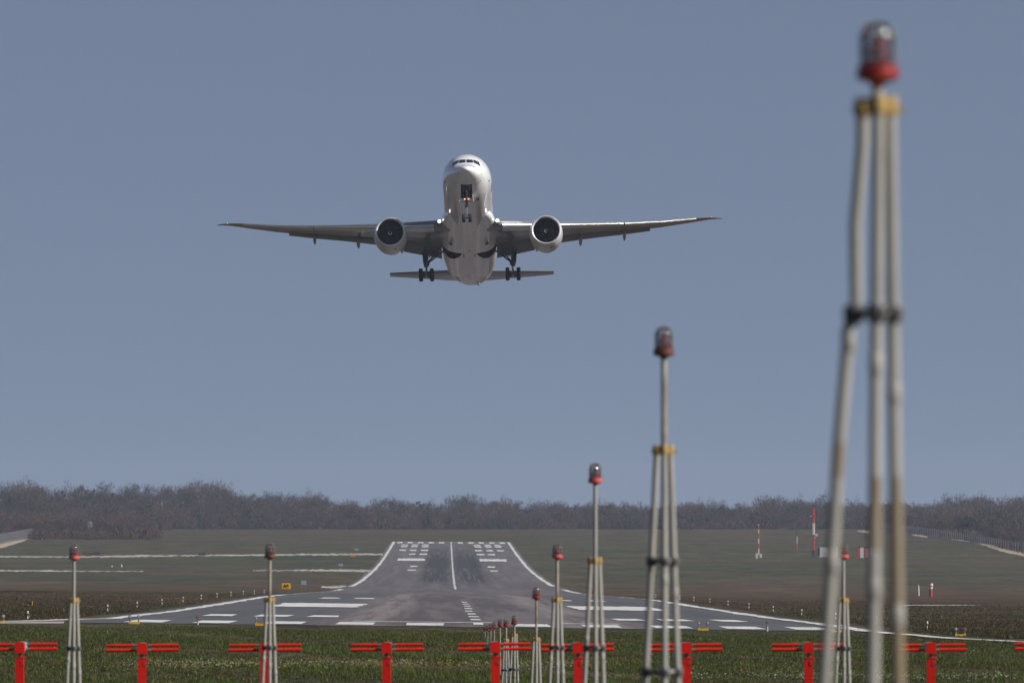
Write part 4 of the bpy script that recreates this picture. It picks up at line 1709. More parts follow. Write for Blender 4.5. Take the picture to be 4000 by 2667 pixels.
# ------------------------------------------------------------------ airliner
m_paint = mat("glossy_white_paint", (0.90, 0.90, 0.90), 0.30, var=0.05, scale=1.3, coat=1.0, coatr=0.03, vec_scale=(1, 0.08, 1))
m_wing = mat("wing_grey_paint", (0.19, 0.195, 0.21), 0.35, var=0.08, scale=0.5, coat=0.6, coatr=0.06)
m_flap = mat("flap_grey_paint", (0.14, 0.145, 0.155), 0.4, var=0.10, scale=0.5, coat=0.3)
m_slat = mat("bare_aluminium", (0.84, 0.85, 0.87), 0.28, metal=0.6, var=0.05, scale=0.7)
m_lip = mat("inlet_lip_metal", (0.88, 0.88, 0.88), 0.32, metal=0.4, var=0.05, scale=2)
m_cowl = mat("cowl_paint", (0.62, 0.615, 0.60), 0.32, var=0.05, scale=1.0, coat=0.8, coatr=0.05)
m_bay = mat("wheel_bay_shadowed_primer", (0.020, 0.021, 0.024), 0.8, var=0.3, scale=3)
m_fan = mat("fan_blade_composite", (0.018, 0.020, 0.026), 0.3, var=0.15, scale=3)
m_duct = mat("inlet_liner", (0.020, 0.022, 0.027), 0.5, var=0.1, scale=4)
m_spin = mat("spinner_black", (0.02, 0.02, 0.023), 0.35, var=0.1)
m_swirl = mat("spinner_swirl_white", (0.85, 0.84, 0.82), 0.5, var=0.03)
m_gear = mat("gear_grey_paint", (0.085, 0.088, 0.095), 0.5, var=0.2, scale=5)
m_tyre = mat("tyre_rubber", (0.018, 0.018, 0.020), 0.85, var=0.2, scale=6)
m_hub = mat("wheel_hub", (0.11, 0.112, 0.118), 0.5, metal=0.4, var=0.15, scale=6)
m_oleo = mat("oleo_chrome", (0.75, 0.76, 0.78), 0.14, metal=1.0, var=0.03)
m_glasswin = mat("cockpit_glass", (0.006, 0.010, 0.020), 0.06, var=0.1, spec=0.7, coat=0.6)
m_livery = mat("livery_red", (0.50, 0.014, 0.03), 0.3, var=0.04, coat=1.0)
m_panelgrey = mat("panel_grey", (0.22, 0.22, 0.22), 0.5, var=0.15, scale=3)
m_landing = mat("landing_light_lit", (0.9, 0.88, 0.8), 0.3, emit=(1.0, 0.95, 0.82), estr=2.6)
m_taxi = mat("taxi_light_lit", (0.9, 0.4, 0.2), 0.3, emit=(1.0, 0.22, 0.06), estr=3.0)
m_navg = mat("nav_green_lit", (0.05, 0.5, 0.3), 0.3, emit=(0.05, 0.85, 0.42), estr=1.6)
m_navr = mat("nav_red_lit", (0.6, 0.05, 0.04), 0.3, emit=(1.0, 0.07, 0.08), estr=2.5)

jet = thing("airliner", "large white twin-engine airliner climbing away with its landing gear down", 'airliner')
j_rot = (Matrix.Rotation(R(-0.85), 3, 'Z') @ Matrix.Rotation(R(-10.7), 3, 'X') @ Matrix.Rotation(R(-0.75), 3, 'Y'))
TIPZ = -0.83
jet.rotation_euler = j_rot.to_euler()
jet.location = P(1820, 660, 866) - j_rot @ Vector((0, 0, TIPZ))

S_ = [0, .04, .15, .5, 1.0, 1.6, 2.2, 2.75, 3.35, 4.0, 5.0, 6.0, 7.0, 8.0, 9.5, 11.5, 50, 54, 58, 62, 66, 70, 73, 73.9]
TOP = [-.83, -.72, -.60, -.36, -.14, .06, .28, .63, 1.08, 1.55, 2.08, 2.45, 2.72, 2.90, 3.05, 3.1, 3.1, 3.1, 3.08, 3.0, 2.9, 2.75, 2.5, 2.3]
BOT = [-.83, -.94, -1.03, -1.22, -1.42, -1.60, -1.76, -1.90, -2.04, -2.22, -2.50, -2.72, -2.88, -2.98, -3.07, -3.1, -3.08, -2.76, -2.18, -1.4, -.5, .55, 1.45, 1.75]
HW = [.0, .16, .36, .70, 1.04, 1.36, 1.63, 1.84, 2.05, 2.26, 2.52, 2.73, 2.88, 2.98, 3.07, 3.1, 3.1, 3.08, 2.95, 2.55, 1.95, 1.2, .45, .22]


def hull(s):
    s = np.atleast_1d(np.asarray(s, float))
    return _pchip(S_, TOP, s), _pchip(S_, BOT, s), _pchip(S_, HW, s)


def hull_x(s, z):
    t_, b_, h_ = (float(q[0]) for q in hull(s))
    zc, hz = (t_ + b_) / 2, (t_ - b_) / 2
    u = max(-1, min(1, (z - zc) / hz))
    return h_ * math.sqrt(max(0, 1 - u * u))


def smesh(b, name, mats):
    o = b.build(name, mats, smooth=50)
    return o


st = np.concatenate([[0.012, 0.04, 0.1, 0.2, 0.35], np.arange(0.5, 12, 0.25), np.arange(12, 50, 1.0), np.arange(50, 73.9, 0.6), [73.9]])
tt, bb_, hh = hull(st)
NR = 88
rings = []
for s, a, c, h in zip(st, tt, bb_, hh):
    zc, hz = (a + c) / 2, (a - c) / 2
    rings.append([(h * math.sin(2 * math.pi * k / NR), s, zc + hz * math.cos(2 * math.pi * k / NR)) for k in range(NR)])
b = MB()
b.rings(rings)
fus = smesh(b, "fuselage", [m_paint, m_bay])

# wing-body fairing
b = MB()
rings = []
for s, hw_, bot_, top_ in ((18.6, 2.35, -2.5, -1.1), (19.4, 2.72, -2.62, -1.0), (20.4, 3.0, -2.74, -0.9), (21.6, 3.2, -2.84, -.8), (23, 3.34, -2.94, -.7), (24.5, 3.42, -3.05, -.6), (26, 3.46, -3.2, -.5), (28, 3.47, -3.48, -.4), (30, 3.47, -3.7, -.4), (33, 3.46, -3.80, -.4), (37.5, 3.45, -3.78, -.4),
                           (39.5, 3.42, -3.70, -.5), (41.5, 3.36, -3.57, -.6), (43.5, 3.26, -3.41, -.7), (45.5, 3.14, -3.26, -.8), (47.5, 3.02, -3.12, -.9), (49.5, 2.85, -2.98, -1.0), (51, 2.6, -2.8, -1.1)):
    zc, hz = (bot_ + top_) / 2, (top_ - bot_) / 2
    ring = []
    for k in range(64):
        a = 2 * math.pi * k / 64
        ca, sa = math.cos(a), math.sin(a)
        e = 2 / 2.7
        ring.append((hw_ * math.copysign(abs(sa) ** e, sa), s, zc + hz * math.copysign(abs(ca) ** e, ca)))
    rings.append(ring)
b.rings(rings)
fair = smesh(b, "belly_fairing", [m_paint, m_bay])

# wheel bays are real openings
cut = MB()
cut.box((0, 5.15, -2.6), (1.36, 3.7, 2.6))
c_nose = cut.build("cut", [m_bay])
cut = MB()
for s in (-1, 1):
    plan = [(s * 3.9, 32.5), (s * 2.6, 32.75), (s * 0.85, 32.95), (s * 1.25, 34.9), (s * 1.9, 36.5), (s * 2.5, 36.8), (s * 3.2, 35.8), (s * 3.9, 34.4)]
    cut.rings([[(x, y, -5.0) for x, y in plan], [(x, y, -1.4) for x, y in plan]])
c_main = cut.build("cut", [m_bay])


def carve(o, cutter):
    md = o.modifiers.new("carve", 'BOOLEAN')
    md.operation = 'DIFFERENCE'
    md.solver = 'EXACT'
    md.object = cutter
    try:
        md.material_mode = 'TRANSFER'
    except Exception:
        pass
    dg = bpy.context.evaluated_depsgraph_get()
    me = bpy.data.meshes.new_from_object(o.evaluated_get(dg))
    o.modifiers.clear()
    o.data = me
    me.set_sharp_from_angle(angle=R(40))


carve(fus, c_nose)
carve(fus, c_main)
carve(fair, c_main)
bpy.data.objects.remove(c_nose)
bpy.data.objects.remove(c_main)
fus.parent = jet
fair.parent = fus

# cockpit panes: photo outlines thrown back along the flight of sight on to the nose, then set 12 mm proud
bmh = bmesh.new()
bmh.from_mesh(fus.data)
bmesh.ops.triangulate(bmh, faces=bmh.faces)
bvh = BVHTree.FromBMesh(bmh)
EFF = R(13.1)
vd = Vector((0, math.cos(EFF), math.sin(EFF)))


def on_hull(x, w, off=0.012):
    """x lateral, w height across the sight line (m)"""
    o = Vector((x, 0, w)) * 1.0
    o = Vector((x, -math.sin(EFF) * w, math.cos(EFF) * w)) - vd * 30
    h = bvh.ray_cast(o, vd)
    if h[0] is None:
        return None
    n = h[1]
    if n.dot(vd) > 0:
        n = -n
    return h[0] + n * off


WT = TIPZ * math.cos(EFF)


def pane(name, quad, m, parent, n=16):
    """quad: 4 (x, w above nose tip) corners tl, tr, br, bl"""
    b_ = MB()
    vv = []
    for j in range(n + 1):
        for i in range(n + 1):
            u, v = i / n, j / n
            a = Vector(quad[0]) * (1 - u) + Vector(quad[1]) * u
            c = Vector(quad[3]) * (1 - u) + Vector(quad[2]) * u
            q = a * (1 - v) + c * v
            h = on_hull(q.x, WT + q.y, 0.03)
            if h is None:
                return None
            vv.append(h)
    b_.add(vv, [(j * (n + 1) + i, j * (n + 1) + i + 1, (j + 1) * (n + 1) + i + 1, (j + 1) * (n + 1) + i) for j in range(n) for i in range(n)])
    return b_.build(name, m, parent, smooth=60)


for s in (-1, 1):
    for quad in ([(0.06, 1.17), (0.75, 1.13), (0.92, 0.76), (0.06, 0.80)],
                 [(0.83, 1.12), (1.26, 1.0), (1.45, 0.50), (1.0, 0.73)],
                 [(1.32, 0.97), (1.52, 0.88), (1.76, 0.32), (1.51, 0.44)]):
        pane("cockpit_window", [(s * x, w) for x, w in quad], m_glasswin, fus)
# small probes, antennas and drain marks on the nose
for x, w in ((-1.9, -0.60), (1.89, -0.58), (-1.72, -1.50), (-1.58, -1.59), (-1.40, -1.70), (1.40, -1.72), (1.55, -1.60), (1.75, -1.45), (2.1, 0.35), (2.02, 0.55), (-2.05, 0.4)):
    q = on_hull(x, WT + w, 0.0)
    if q:
        b = MB()
        b.box(q, (0.10, 0.16, 0.06))
        b.build("air_data_probe", m_panelgrey, fus)
for x, w in ((-2.6, -1.55), (2.72, -1.45)):
    q = on_hull(x, WT + w, 0.0)
    if q:
        b = MB()
        b.box(q, (0.22, 0.5, 0.10), 0, Matrix.Rotation(0.6 if x < 0 else -0.6, 3, 'Y'))
        b.build("blade_antenna", m_panelgrey, fus)
q = on_hull(1.35, WT - 3.65, 0.0)
if q:
    b = MB()
    b.box(q, (0.06, 0.7, 0.28), 0, Matrix.Rotation(0.5, 3, 'Z'))
    b.build("blade_antenna", m_bay, fus)


def side_patch(name, side, s0, s1, z0, z1, m, parent, off=0.012, n=8):
    b_ = MB()
    vv = []
    for j in range(n + 1):
        for i in range(n + 1):
            s = s0 + (s1 - s0) * i / n
            z = z0 + (z1 - z0) * j / n
            vv.append((side * (hull_x(s, z) + off), s, z))
    b_.add(vv, [(j * (n + 1) + i, j * (n + 1) + i + 1, (j + 1) * (n + 1) + i + 1, (j + 1) * (n + 1) + i) for j in range(n) for i in range(n)])
    return b_.build(name, m, parent, smooth=60)


for s0, s1, z0, z1 in ((9.4, 10.3, -0.85, 0.75), (10.6, 11.5, -1.0, 0.75), (11.8, 12.6, -0.9, 0.75), (16.2, 17.1, -0.8, 0.5), (18.0, 18.9, -0.8, 0.5), (19.6, 20.5, -0.8, 0.5)):
    side_patch("livery_red_mark", 1, s0, s1, z0, z1, m_livery, fus)
for side in (-1, 1):
    b = MB()
    k = 9.0
    while k < 56:
        if not (12.4 < k < 14.0 or 24 < k < 25.4 or 38 < k < 39.4):
            n0 = len(b.v)
            vv = []
            for j in range(3):
                for i in range(3):
                    s, z = k + 0.28 * i / 2, 0.52 + 0.42 * j / 2
                    vv.append((side * (hull_x(s, z) + 0.01), s, z))
            b.add(vv, [(j * 3 + i, j * 3 + i + 1, (j + 1) * 3 + i + 1, (j + 1) * 3 + i) for j in range(2) for i in range(2)])
        k += 0.53
    b.build("cabin_windows", m_glasswin, fus)

# ---- wings
WSEC = [  # span y, leading-edge station, chord, z of leading edge, incidence deg, thickness
    (2.3, 22.1, 14.4, -2.25, 1.5, .125), (3.3, 22.9, 13.5, -2.15, 1.5, .12), (6.4, 25.0, 11.4, -1.75, 1.6, .115), (9.6, 27.2, 9.3, -1.30, 1.6, .11),
    (11.2, 28.3, 8.6, -1.08, 1.4, .105), (15.5, 31.25, 6.9, -.42, .8, .10), (20, 34.3, 5.6, .30, 0, .095), (24.5, 37.4, 4.3, 1.16, -.8, .09),
    (29, 40.4, 2.75, 2.18, -1.6, .085), (30.6, 42.0, 1.7, 2.60, -1.8, .08), (31.7, 43.6, .95, 2.92, -1.8, .08), (32.4, 45.0, .30, 3.12, -1.8, .08)]


def wsec(y):
    ys = [w[0] for w in WSEC]
    q = [float(np.interp(y, ys, [w[i] for w in WSEC])) for i in range(1, 6)]
    q[3] -= 0.9
    return q


def foil(n=18):
    xs = [0.5 * (1 - math.cos(math.pi * k / n)) for k in range(n + 1)]

    def th(x):
        return 5 * (0.2969 * math.sqrt(x) - 0.126 * x - 0.3516 * x * x + 0.2843 * x ** 3 - 0.1036 * x ** 4)

    def cam(x):
        return 0.018 * (2 * 0.55 * x - x * x) / 0.3
    up = [(x, cam(x) + th(x), 1) for x in xs]
    lo = [(x, cam(x) - th(x) * 0.9, -1) for x in xs[1:-1]]
    return up, lo


UP, LO = foil()


def section(y, side, x0=0.0, x1=1.0, shift=(0, 0), rot=0.0, tscale=1.0):
    """airfoil slice between chord fractions x0..x1 as a closed ring"""
    le, ch, zl, inc, tk = wsec(y)
    pts = []
    for (x, t_, _) in UP + LO[::-1]:
        xx = x0 + (x1 - x0) * x
        cam = 0.018 * (2 * 0.55 * xx - xx * xx) / 0.3
        zz = (t_ - 0.018 * (2 * .55 * x - x * x) / .3) * tk * tscale + cam
        dx, dz = xx * ch, zz * ch
        if rot:
            px, pz = x0 * ch, 0.0
            a = R(rot)
            ddx, ddz = dx - px, dz - pz
            dx, dz = px + ddx * math.cos(a) + ddz * math.sin(a), pz - ddx * math.sin(a) + ddz * math.cos(a)
        dx += shift[0]
        dz += shift[1]
        a = R(inc)
        sx, sz = dx * math.cos(a) + dz * math.sin(a), -dx * math.sin(a) + dz * math.cos(a)
        pts.append((side * y, le + sx, zl + sz))
    return pts


def span(y0, y1, n):
    return [y0 + (y1 - y0) * k / n for k in range(n + 1)]


for side in (-1, 1):
    b = MB()
    yy = span(2.3, 29, 22) + [29.8, 30.6, 31.2, 31.7, 32.1, 32.4]
    b.rings([section(y, side) for y in yy])
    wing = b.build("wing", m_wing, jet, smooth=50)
    for y0, y1, n in ((4.3, 8.5, 5), (10.9, 19.6, 9), (19.75, 28.9, 9)):
        b = MB()
        b.rings([section(y, side, -0.045, 0.125, (-0.10, -0.055 * wsec(y)[1] * 0.55 - 0.03), 13, 0.36) for y in span(y0, y1, n)])
        b.build("slat", m_slat, wing, smooth=50)
    for y0, y1, rot, n in ((3.5, 8.3, 18, 5), (8.6, 11.0, 10, 3), (11.3, 23.0, 8, 10)):
        b = MB()
        b.rings([section(y, side, 0.79, 1.045, (0.10, -0.018 * wsec(y)[1]), rot, 0.30) for y in span(y0, y1, n)])
        b.build("flap", m_flap, wing, smooth=50)
    b = MB()
    b.rings([section(y, side, 0.80, 1.0, (0.0, -0.01), 0, 0.30) for y in span(23.25, 28.6, 5)])
    b.build("aileron", m_wing, wing, smooth=50)
    for yf, ln, rr in ((3.75, 2.2, .20), (8.55, 3.3, .36), (14.1, 3.2, .32), (19.7, 2.7, .28)):
        le, ch, zl, inc, tk = wsec(yf)
        b = MB()
        c0 = Vector((side * yf, le + ch * 0.94, zl - ch * .050 - 0.20))
        M_ = Matrix.Rotation(R(-10), 3, 'X')
        prof = []
        rr_ = []
        for k in range(11):
            u = k / 10
            r_ = rr * (math.sin(math.pi * min(1, u * 1.0)) ** 0.62) if 0 < k < 10 else 0.01
            pos = (u - 0.5) * ln * 1.25
            ring = [c0 + M_ @ Vector((r_ * 0.75 * math.cos(a), pos, r_ * 1.25 * math.sin(a))) for a in [2 * math.pi * q / 14 for q in range(14)]]
            rr_.append(ring)
        b.rings(rr_)
        b.build("flap_track_fairing", m_wing, wing, smooth=50)
    # wing-root landing light with a dark surround
    lx, ls, lz = side * 3.62, 22.75, -2.18
    b = MB()
    b.lathe([(0, -.42), (.24, -.36), (.40, -.1), (.46, .3), (0.3, 1.2), (0, 1.3)], c=(lx + side * 0.06, ls, lz - 0.05), n=20, axis='Y', cap=False)
    hs = b.build("landing_light_housing", m_panelgrey, wing, smooth=50)
    b = MB()
    b.lathe([(0, -.48), (.13, -.47), (.205, -.43), (.21, -.38), (0, -.37)], c=(lx + 0.02, ls, lz + 0.10), n=18, axis='Y', cap=False)
    b.build("landing_light", m_landing, wing, smooth=60)
    b = MB()
    b.lathe([(0, -.16), (.07, -.15), (.10, -.10), (.10, .3), (0, .3)], c=(side * 2.66, 20.3, -2.02), n=14, axis='Y', cap=False)
    b.build("turnoff_light", m_landing, fus, smooth=60)
    # wing tip navigation light
    le, ch, zl, inc, tk = wsec(30.6)
    b = MB()
    b.lathe([(0, -.12), (.035, -.08), (.04, 0.05), (0, .15)], c=(side * 30.9, 42.3, 2.70), n=12, axis='Y', cap=False)
    b.build("navigation_light", m_navr if side > 0 else m_navg, wing, smooth=60)

# ---- engines
EX, ES, EZ = 9.72, 21.3, -3.57


def make_engine(side):
    c = (side * EX, ES, EZ)
    b = MB()                       # cowl outside, flattened lower lip
    b.lathe([(1.80, 0.10), (1.90, .35), (2.00, .8), (2.07, 1.5), (2.09, 2.3), (2.05, 3.4), (1.92, 4.5), (1.72, 5.6), (1.66, 5.7), (1.55, 5.6), (1.3, 5.0), (1.30, 4.0)], c=c, n=56, axis='Y', cap=False)
    eng = b.build("engine", m_cowl, jet, smooth=50)
    b = MB()
    b.lathe([(1.835, .16), (1.79, .04), (1.74, -.02), (1.69, 0.0), (1.645, .07), (1.615, .18), (1.60, .34)], c=c, n=56, axis='Y', cap=False)
    b.build("inlet_lip", m_lip, eng, smooth=60)
    b = MB()
    b.lathe([(1.60, .33), (1.60, .6), (1.63, 1.1), (1.645, 1.5), (1.645, 2.4), (0.0, 2.4)], c=c, n=56, axis='Y', cap=False)
    b.build("inlet_duct", m_duct, eng, smooth=50)
    for k in range(22):
        a = 2 * math.pi * k / 22
        vv = []
        NB = 8
        for i in range(NB + 1):
            u = i / NB
            r_ = 0.42 + (1.635 - 0.42) * u
            sweep = a + side * 0 + 0.30 * math.sin(u * math.pi * 0.75) - 0.05
            half = 0.20 + 0.07 * u
            stag = R(28 + 34 * u)
            da = half * math.sin(stag) / max(r_, 0.4)
            dy = half * math.cos(stag)
            y0 = 1.55 - 0.10 * math.sin(u * math.pi)
            vv.append((c[0] + r_ * math.sin(sweep - da), c[1] + y0 - dy, c[2] + r_ * math.cos(sweep - da)))
            vv.append((c[0] + r_ * math.sin(sweep + da), c[1] + y0 + dy, c[2] + r_ * math.cos(sweep + da)))
        b = MB()
        b.add(vv, [(2 * i, 2 * i + 1, 2 * i + 3, 2 * i + 2) for i in range(NB)])
        o = b.build("fan_blade", m_fan, eng, smooth=60)
        md = o.modifiers.new("thickness", 'SOLIDIFY')
        md.thickness = 0.03
    b = MB()
    prof = [(0.0, .62), (.05, .64), (.14, .74), (.25, .92), (.36, 1.12), (.44, 1.32), (.46, 1.9)]
    b.lathe(prof, c=c, n=28, axis='Y', cap=False)
    b.build("spinner", m_spin, eng, smooth=60)
    b = MB()                       # white comma swirl on the spinner
    pts, rad = [], []
    for k in range(30):
        u = k / 29
        a = u * math.pi * 1.75 + (0.9 if side < 0 else 2.4)
        r_ = 0.11 + 0.17 * u
        yq = float(np.interp(r_, [q[0] for q in prof[:-1]], [q[1] for q in prof[:-1]]))
        pts.append((c[0] + r_ * math.sin(a), c[1] + yq - 0.01, c[2] + r_ * math.cos(a)))
        rad.append(0.014 + 0.046 * math.sin(math.pi * min(1, 0.15 + u * 0.85)))
    b.tube(pts, rad, 8)
    b.build("spinner_swirl", m_swirl, eng, smooth=60)
    b = MB()
    b.lathe([(1.25, 4.3), (1.18, 5.4), (.98, 6.6), (.80, 7.2), (.62, 7.1), (.45, 7.6), (.0, 8.4)], c=c, n=32, axis='Y', cap=False)
    b.build("core_nozzle", m_gear, eng, smooth=50)
    b = MB()                       # pylon
    def prow(s, z, hw_):
        return [(c[0] - hw_, s, z), (c[0] + hw_, s, z)]
    lo = [(ES + 1.2, EZ + 1.95, .05), (ES + 2.4, EZ + 1.95, .22), (ES + 5.0, EZ + 1.6, .26), (ES + 9.5, EZ + 1.35, .20), (ES + 12.0, EZ + 1.6, .03)]
    hi = [(ES + 1.2, EZ + 2.02, .05), (ES + 2.4, EZ + 2.25, .22), (ES + 5.0, EZ + 2.55, .26), (ES + 9.5, EZ + 2.2, .20), (ES + 12.0, EZ + 1.9, .03)]
    rr_ = [[prow(*l)[0], prow(*l)[1], prow(*h)[1], prow(*h)[0]] for l, h in zip(lo, hi)]
    b.rings(rr_)
    b.build("pylon", m_cowl, eng, smooth=30)
    b = MB()                       # dark drain door and latch fairing under the cowl
    b.box((c[0] + 0.62, ES + 1.2, EZ - 1.93), (0.24, 0.34, 0.09), 0, Matrix.Rotation(-0.31, 3, 'Y'))
    b.build("vent_door", m_bay, eng)
    b = MB()
    b.rings([[(c[0] + x, ES + s, EZ + z) for x, s, z in q] for q in
             ([(-.06, 1.3, -2.03), (.06, 1.3, -2.03), (.06, 1.3, -2.07), (-.06, 1.3, -2.07)], [(-.09, 2.4, -2.06), (.09, 2.4, -2.06), (.09, 2.4, -2.16), (-.09, 2.4, -2.16)],
              [(-.06, 4.4, -1.92), (.06, 4.4, -1.92), (.06, 4.4, -1.98), (-.06, 4.4, -1.98)])])
    b.build("drain_mast", m_cowl, eng)
    b = MB()                       # nacelle strake on the inboard side
    a0 = R(42) * (-side)
    rr2 = 2.08
    bx, bz = c[0] + rr2 * math.sin(a0), EZ + rr2 * math.cos(a0)
    b.rings([[(bx, ES + 1.4, bz), (bx + .02, ES + 1.4, bz), (bx + .02, ES + 1.45, bz + .02), (bx, ES + 1.45, bz + .02)],
             [(bx, ES + 3.0, bz), (bx + .02, ES + 3.0, bz), (bx + .40 * math.sin(a0), ES + 3.0, bz + .40 * math.cos(a0)), (bx + .40 * math.sin(a0) - .02, ES + 3.0, bz + .40 * math.cos(a0))]])
    b.build("strake", m_cowl, eng)


make_engine(-1)
make_engine(1)

# ---- tail
for side in (-1, 1):
    b = MB()
    rr_ = []
    for u in [k / 8 for k in range(9)]:
        y = 0.6 + (10.75 - 0.6) * u
        le = 60.9 + 7.4 * u
        ch = 7.3 - 4.9 * u
        z = 0.40 + 1.45 * u
        ring = []
        for (x, t_, _) in UP + LO[::-1]:
            cam = 0.018 * (2 * .55 * x - x * x) / .3
            ring.append((side * y, le + x * ch, z + (t_ - cam) * 0.10 * ch + 0.02 * x * ch))
        rr_.append(ring)
    b.rings(rr_)
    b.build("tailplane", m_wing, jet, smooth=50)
b = MB()
rr_ = []
for u in [k / 8 for k in range(9)]:
    z = 2.2 + 10.2 * u
    le = 57.5 + 9.6 * u
    ch = 9.8 - 6.2 * u
    rr_.append([((t_ - 0.018 * (2 * .55 * x - x * x) / .3) * 0.10 * ch, le + x * ch, z) for (x, t_, _) in UP + LO[::-1]])
b.rings(rr_)
b.build("tail_fin", m_livery, jet, smooth=50)
b = MB()
b.lathe([(0, 0), (.17, .1), (.19, .3), (.15, .42), (0, .45)], c=(0.95, 55.5, -2.60), n=12, axis='Y', cap=False)
b.build("blade_antenna", m_panelgrey, fus)


# ---- landing gear
def wheel(x, y, z, r, w, parent):
    b_ = MB()
    b_.lathe([(r * .62, -w / 2 * .8), (r * .86, -w / 2), (r * .97, -w / 2 * .78), (r, -w / 2 * .3), (r, w / 2 * .3), (r * .97, w / 2 * .78), (r * .86, w / 2), (r * .62, w / 2 * .8)], c=(x, y, z), n=30, axis='X', cap=False)
    ty = b_.build("wheel", m_tyre, parent, smooth=50)
    b_ = MB()
    b_.lathe([(0, -w / 2 * .55), (r * .2, -w / 2 * .8), (r * .55, -w / 2 * .6), (r * .64, -w / 2 * .82), (r * .64, w / 2 * .82), (r * .55, w / 2 * .6), (r * .2, w / 2 * .8), (0, w / 2 * .55)], c=(x, y, z), n=24, axis='X', cap=False)
    b_.build("wheel_hub", m_hub, ty, smooth=40)


NS, NZ = 6.0, -5.55
b = MB()
b.tube([(0, NS - 0.05, -2.4), (0, NS, -4.25)], [.17, .155], 14)
b.lathe([(0, -.12), (.20, -.11), (.27, -.04), (.27, .06), (.2, .12), (0, .13)], c=(0, NS, -4.05), n=16, cap=False)
b.tube([(-.27, NS - .1, -4.05), (.27, NS - .1, -4.05)], .075, 10)
b.tube([(0, NS - 2.1, -2.6), (0, NS - .1, -3.75)], [.09, .07], 8)
b.tube([(-.45, NS + .1, -2.5), (-.1, NS + .02, -3.6)], .05, 8)
b.tube([(.45, NS + .1, -2.5), (.1, NS + .02, -3.6)], .05, 8)
ng = b.build("nose_gear", m_gear, jet, smooth=45)
b = MB()
b.tube([(0, NS, -4.2), (0, NS + .02, NZ)], .085, 12)
b.build("oleo_strut", m_oleo, ng, smooth=60)
b = MB()
b.tube([(-.42, NS + .02, NZ), (.42, NS + .02, NZ)], .075, 10)
b.tube([(0.03, NS + .22, -4.2), (0.03, NS + .42, -4.75), (0.03, NS + .12, NZ + .1)], .045, 8)
b.build("axle", m_gear, ng, smooth=45)
for s in (-1, 1):
    wheel(s * .40, NS + .02, NZ, .545, .41, ng)
    b = MB()
    b.lathe([(0, -.05), (.06, -.045), (.085, -.01), (.085, .08), (0, .1)], c=(s * .235, NS - .42, -3.28), n=14, axis='Y', cap=False)
    b.build("taxi_light", m_taxi, ng, smooth=60)
    b = MB()
    b.tube([(s * .235, NS - .38, -3.30), (0, NS - .05, -3.4)], .03, 6)
    b.lathe([(.088, -.03), (.11, -.01), (.11, .12), (0, .14)], c=(s * .235, NS - .42, -3.28), n=14, axis='Y', cap=False)
    b.build("light_bracket", m_gear, ng)
    b = MB()                        # bay side doors
    b.box((s * .80, 6.2, -3.22), (.05, 1.5, .78), 0, Matrix.Rotation(R(-9 * s), 3, 'Y'))
    b.build("nose_gear_door", m_paint, ng)
    b = MB()
    b.tube([(s * .66, 3.42, -2.18), (s * .1, 3.6, -2.30)], .03, 6)
    b.build("door_rod", m_hub, ng)
b = MB()
b.box((0, NS + .3, -3.45), (1.3, .06, .04))
b.build("door_link", m_gear, ng)

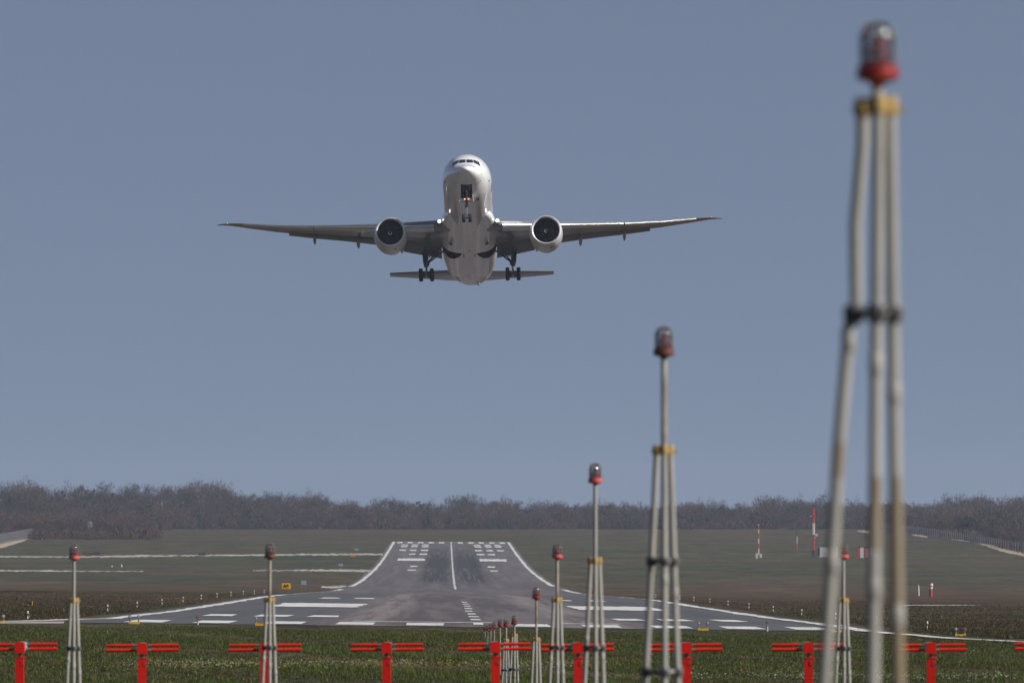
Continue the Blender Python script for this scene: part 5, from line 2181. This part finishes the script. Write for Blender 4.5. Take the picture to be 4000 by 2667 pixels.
for zz, sy in ((-2.05, 3.9), (-2.15, 4.9)):
    b = MB()
    b.box((0, sy, zz), (1.3, .16, .12))
    b.box((.42, sy + .5, zz + .1), (.22, .7, .3))
    b.box((-.42, sy + .5, zz + .1), (.22, .7, .3))
    b.build("bay_frame", m_gear, fus)
GX, GS, GZ = 5.49, 36.9, -5.62
for side in (-1, 1):
    x = side * GX
    b = MB()
    b.tube([(x + side * .15, GS - .5, -2.2), (x + side * .02, GS - .02, -4.6)], [.36, .27], 16)
    b.lathe([(0, -.2), (.30, -.18), (.33, 0), (.30, .16), (0, .2)], c=(x, GS - .04, -4.35), n=16, cap=False)
    b.tube([(x + .02, GS + .35, -4.2), (x + .02, GS + .75, -4.8), (x, GS + .2, GZ + .2)], .07, 8)
    mg = b.build("main_gear", m_gear, jet, smooth=45)
    b = MB()
    b.tube([(x, GS, -4.5), (x, GS, GZ + .25)], .16, 14)
    b.build("oleo_strut", m_oleo, mg, smooth=60)
    b = MB()                        # side and drag braces to the belly
    b.tube([(x - side * .18, GS - .1, -4.12), (side * 3.35, GS - 1.6, -2.95)], [.10, .12], 10)
    b.tube([(x - side * .18, GS - .1, -4.0), (side * 3.35, GS - 3.2, -2.55)], [.09, .10], 10)
    b.tube([(x - side * .16, GS - .1, -3.5), (side * 3.7, GS - 2.4, -2.6)], [.06, .06], 8)
    b.tube([(x + side * .05, GS - .4, -3.9), (x + side * .1, GS - 2.6, -1.9)], [.08, .09], 8)
    b.tube([(x - side * .30, GS - .3, -4.45), (x - side * .38, GS - .2, -3.8)], .075, 8)
    b.build("side_brace", m_gear, mg, smooth=45)
    b = MB()                        # leg door on the outboard side
    b.box((x + side * .44, GS - .45, -3.15), (.07, 1.5, 1.9), 0, Matrix.Rotation(R(4 * side), 3, 'Y'))
    b.box((x + side * .25, GS - .45, -2.35), (.9, 1.7, .5))
    b.build("leg_door", m_gear, mg)
    b = MB()                        # bogie beam, tilted toes-down aft as it hangs
    tilt = R(-7)
    def bp(d):
        return (x, GS + d * math.cos(tilt), GZ - d * math.sin(tilt))
    b.tube([bp(-1.62), bp(0), bp(1.62)], [.15, .19, .15], 12)
    for d in (-1.46, 0, 1.46):
        q = bp(d)
        b.tube([(q[0] - .70, q[1], q[2]), (q[0] + .70, q[1], q[2])], .09, 10)
        b.lathe([(0, -.16), (.27, -.15), (.27, .15), (0, .16)], c=(q[0] - .30, q[1], q[2]), n=16, axis='X', cap=False)
        b.lathe([(0, -.16), (.27, -.15), (.27, .15), (0, .16)], c=(q[0] + .30, q[1], q[2]), n=16, axis='X', cap=False)
    b.tube([(x, GS - .3, -4.6), (x, GS - .75, GZ + .32)], .07, 8)
    b.build("bogie_beam", m_gear, mg, smooth=45)
    for d in (-1.46, 0, 1.46):
        q = bp(d)
        for s in (-1, 1):
            wheel(q[0] + s * .70, q[1], q[2], .69, .50, mg)
    b = MB()                        # closed inner bay door edge and hinge strips on the belly
    b.box((side * .70, 34.1, -3.80), (.10, 1.9, .035))
    b.build("bay_door_gap", m_bay, fair)
    b = MB()
    b.box((side * 2.28, 28.4, -3.60), (.42, 1.1, .05), 0, Matrix.Rotation(R(-24 * side), 3, 'Y'))
    b.build("air_inlet", m_bay, fair)
b = MB()
b.lathe([(0, 0), (.05, 0), (.05, .14), (0, .14)], c=(0.02, 31.5, -3.92), n=10, cap=False)
b.build("beacon", m_bay, fair)

# ------------------------------------------------------------------ air
b = MB()
b.box((0, 3350, 34), (5400, 7500, 95))
hz = b.build("haze", [])
tag(hz, kind='stuff')
hm = bpy.data.materials.new("haze_air")
hm.use_nodes = True
hn = hm.node_tree
hn.nodes.clear()
ho = hn.nodes.new('ShaderNodeOutputMaterial')
hv = hn.nodes.new('ShaderNodeVolumePrincipled')
hv.inputs['Color'].default_value = (0.72, 0.80, 0.95, 1)
hv.inputs['Density'].default_value = 0.00006
hv.inputs['Anisotropy'].default_value = 0.2
hn.links.new(hv.outputs['Volume'], ho.inputs['Volume'])
hz.data.materials.clear()
hz.data.materials.append(hm)
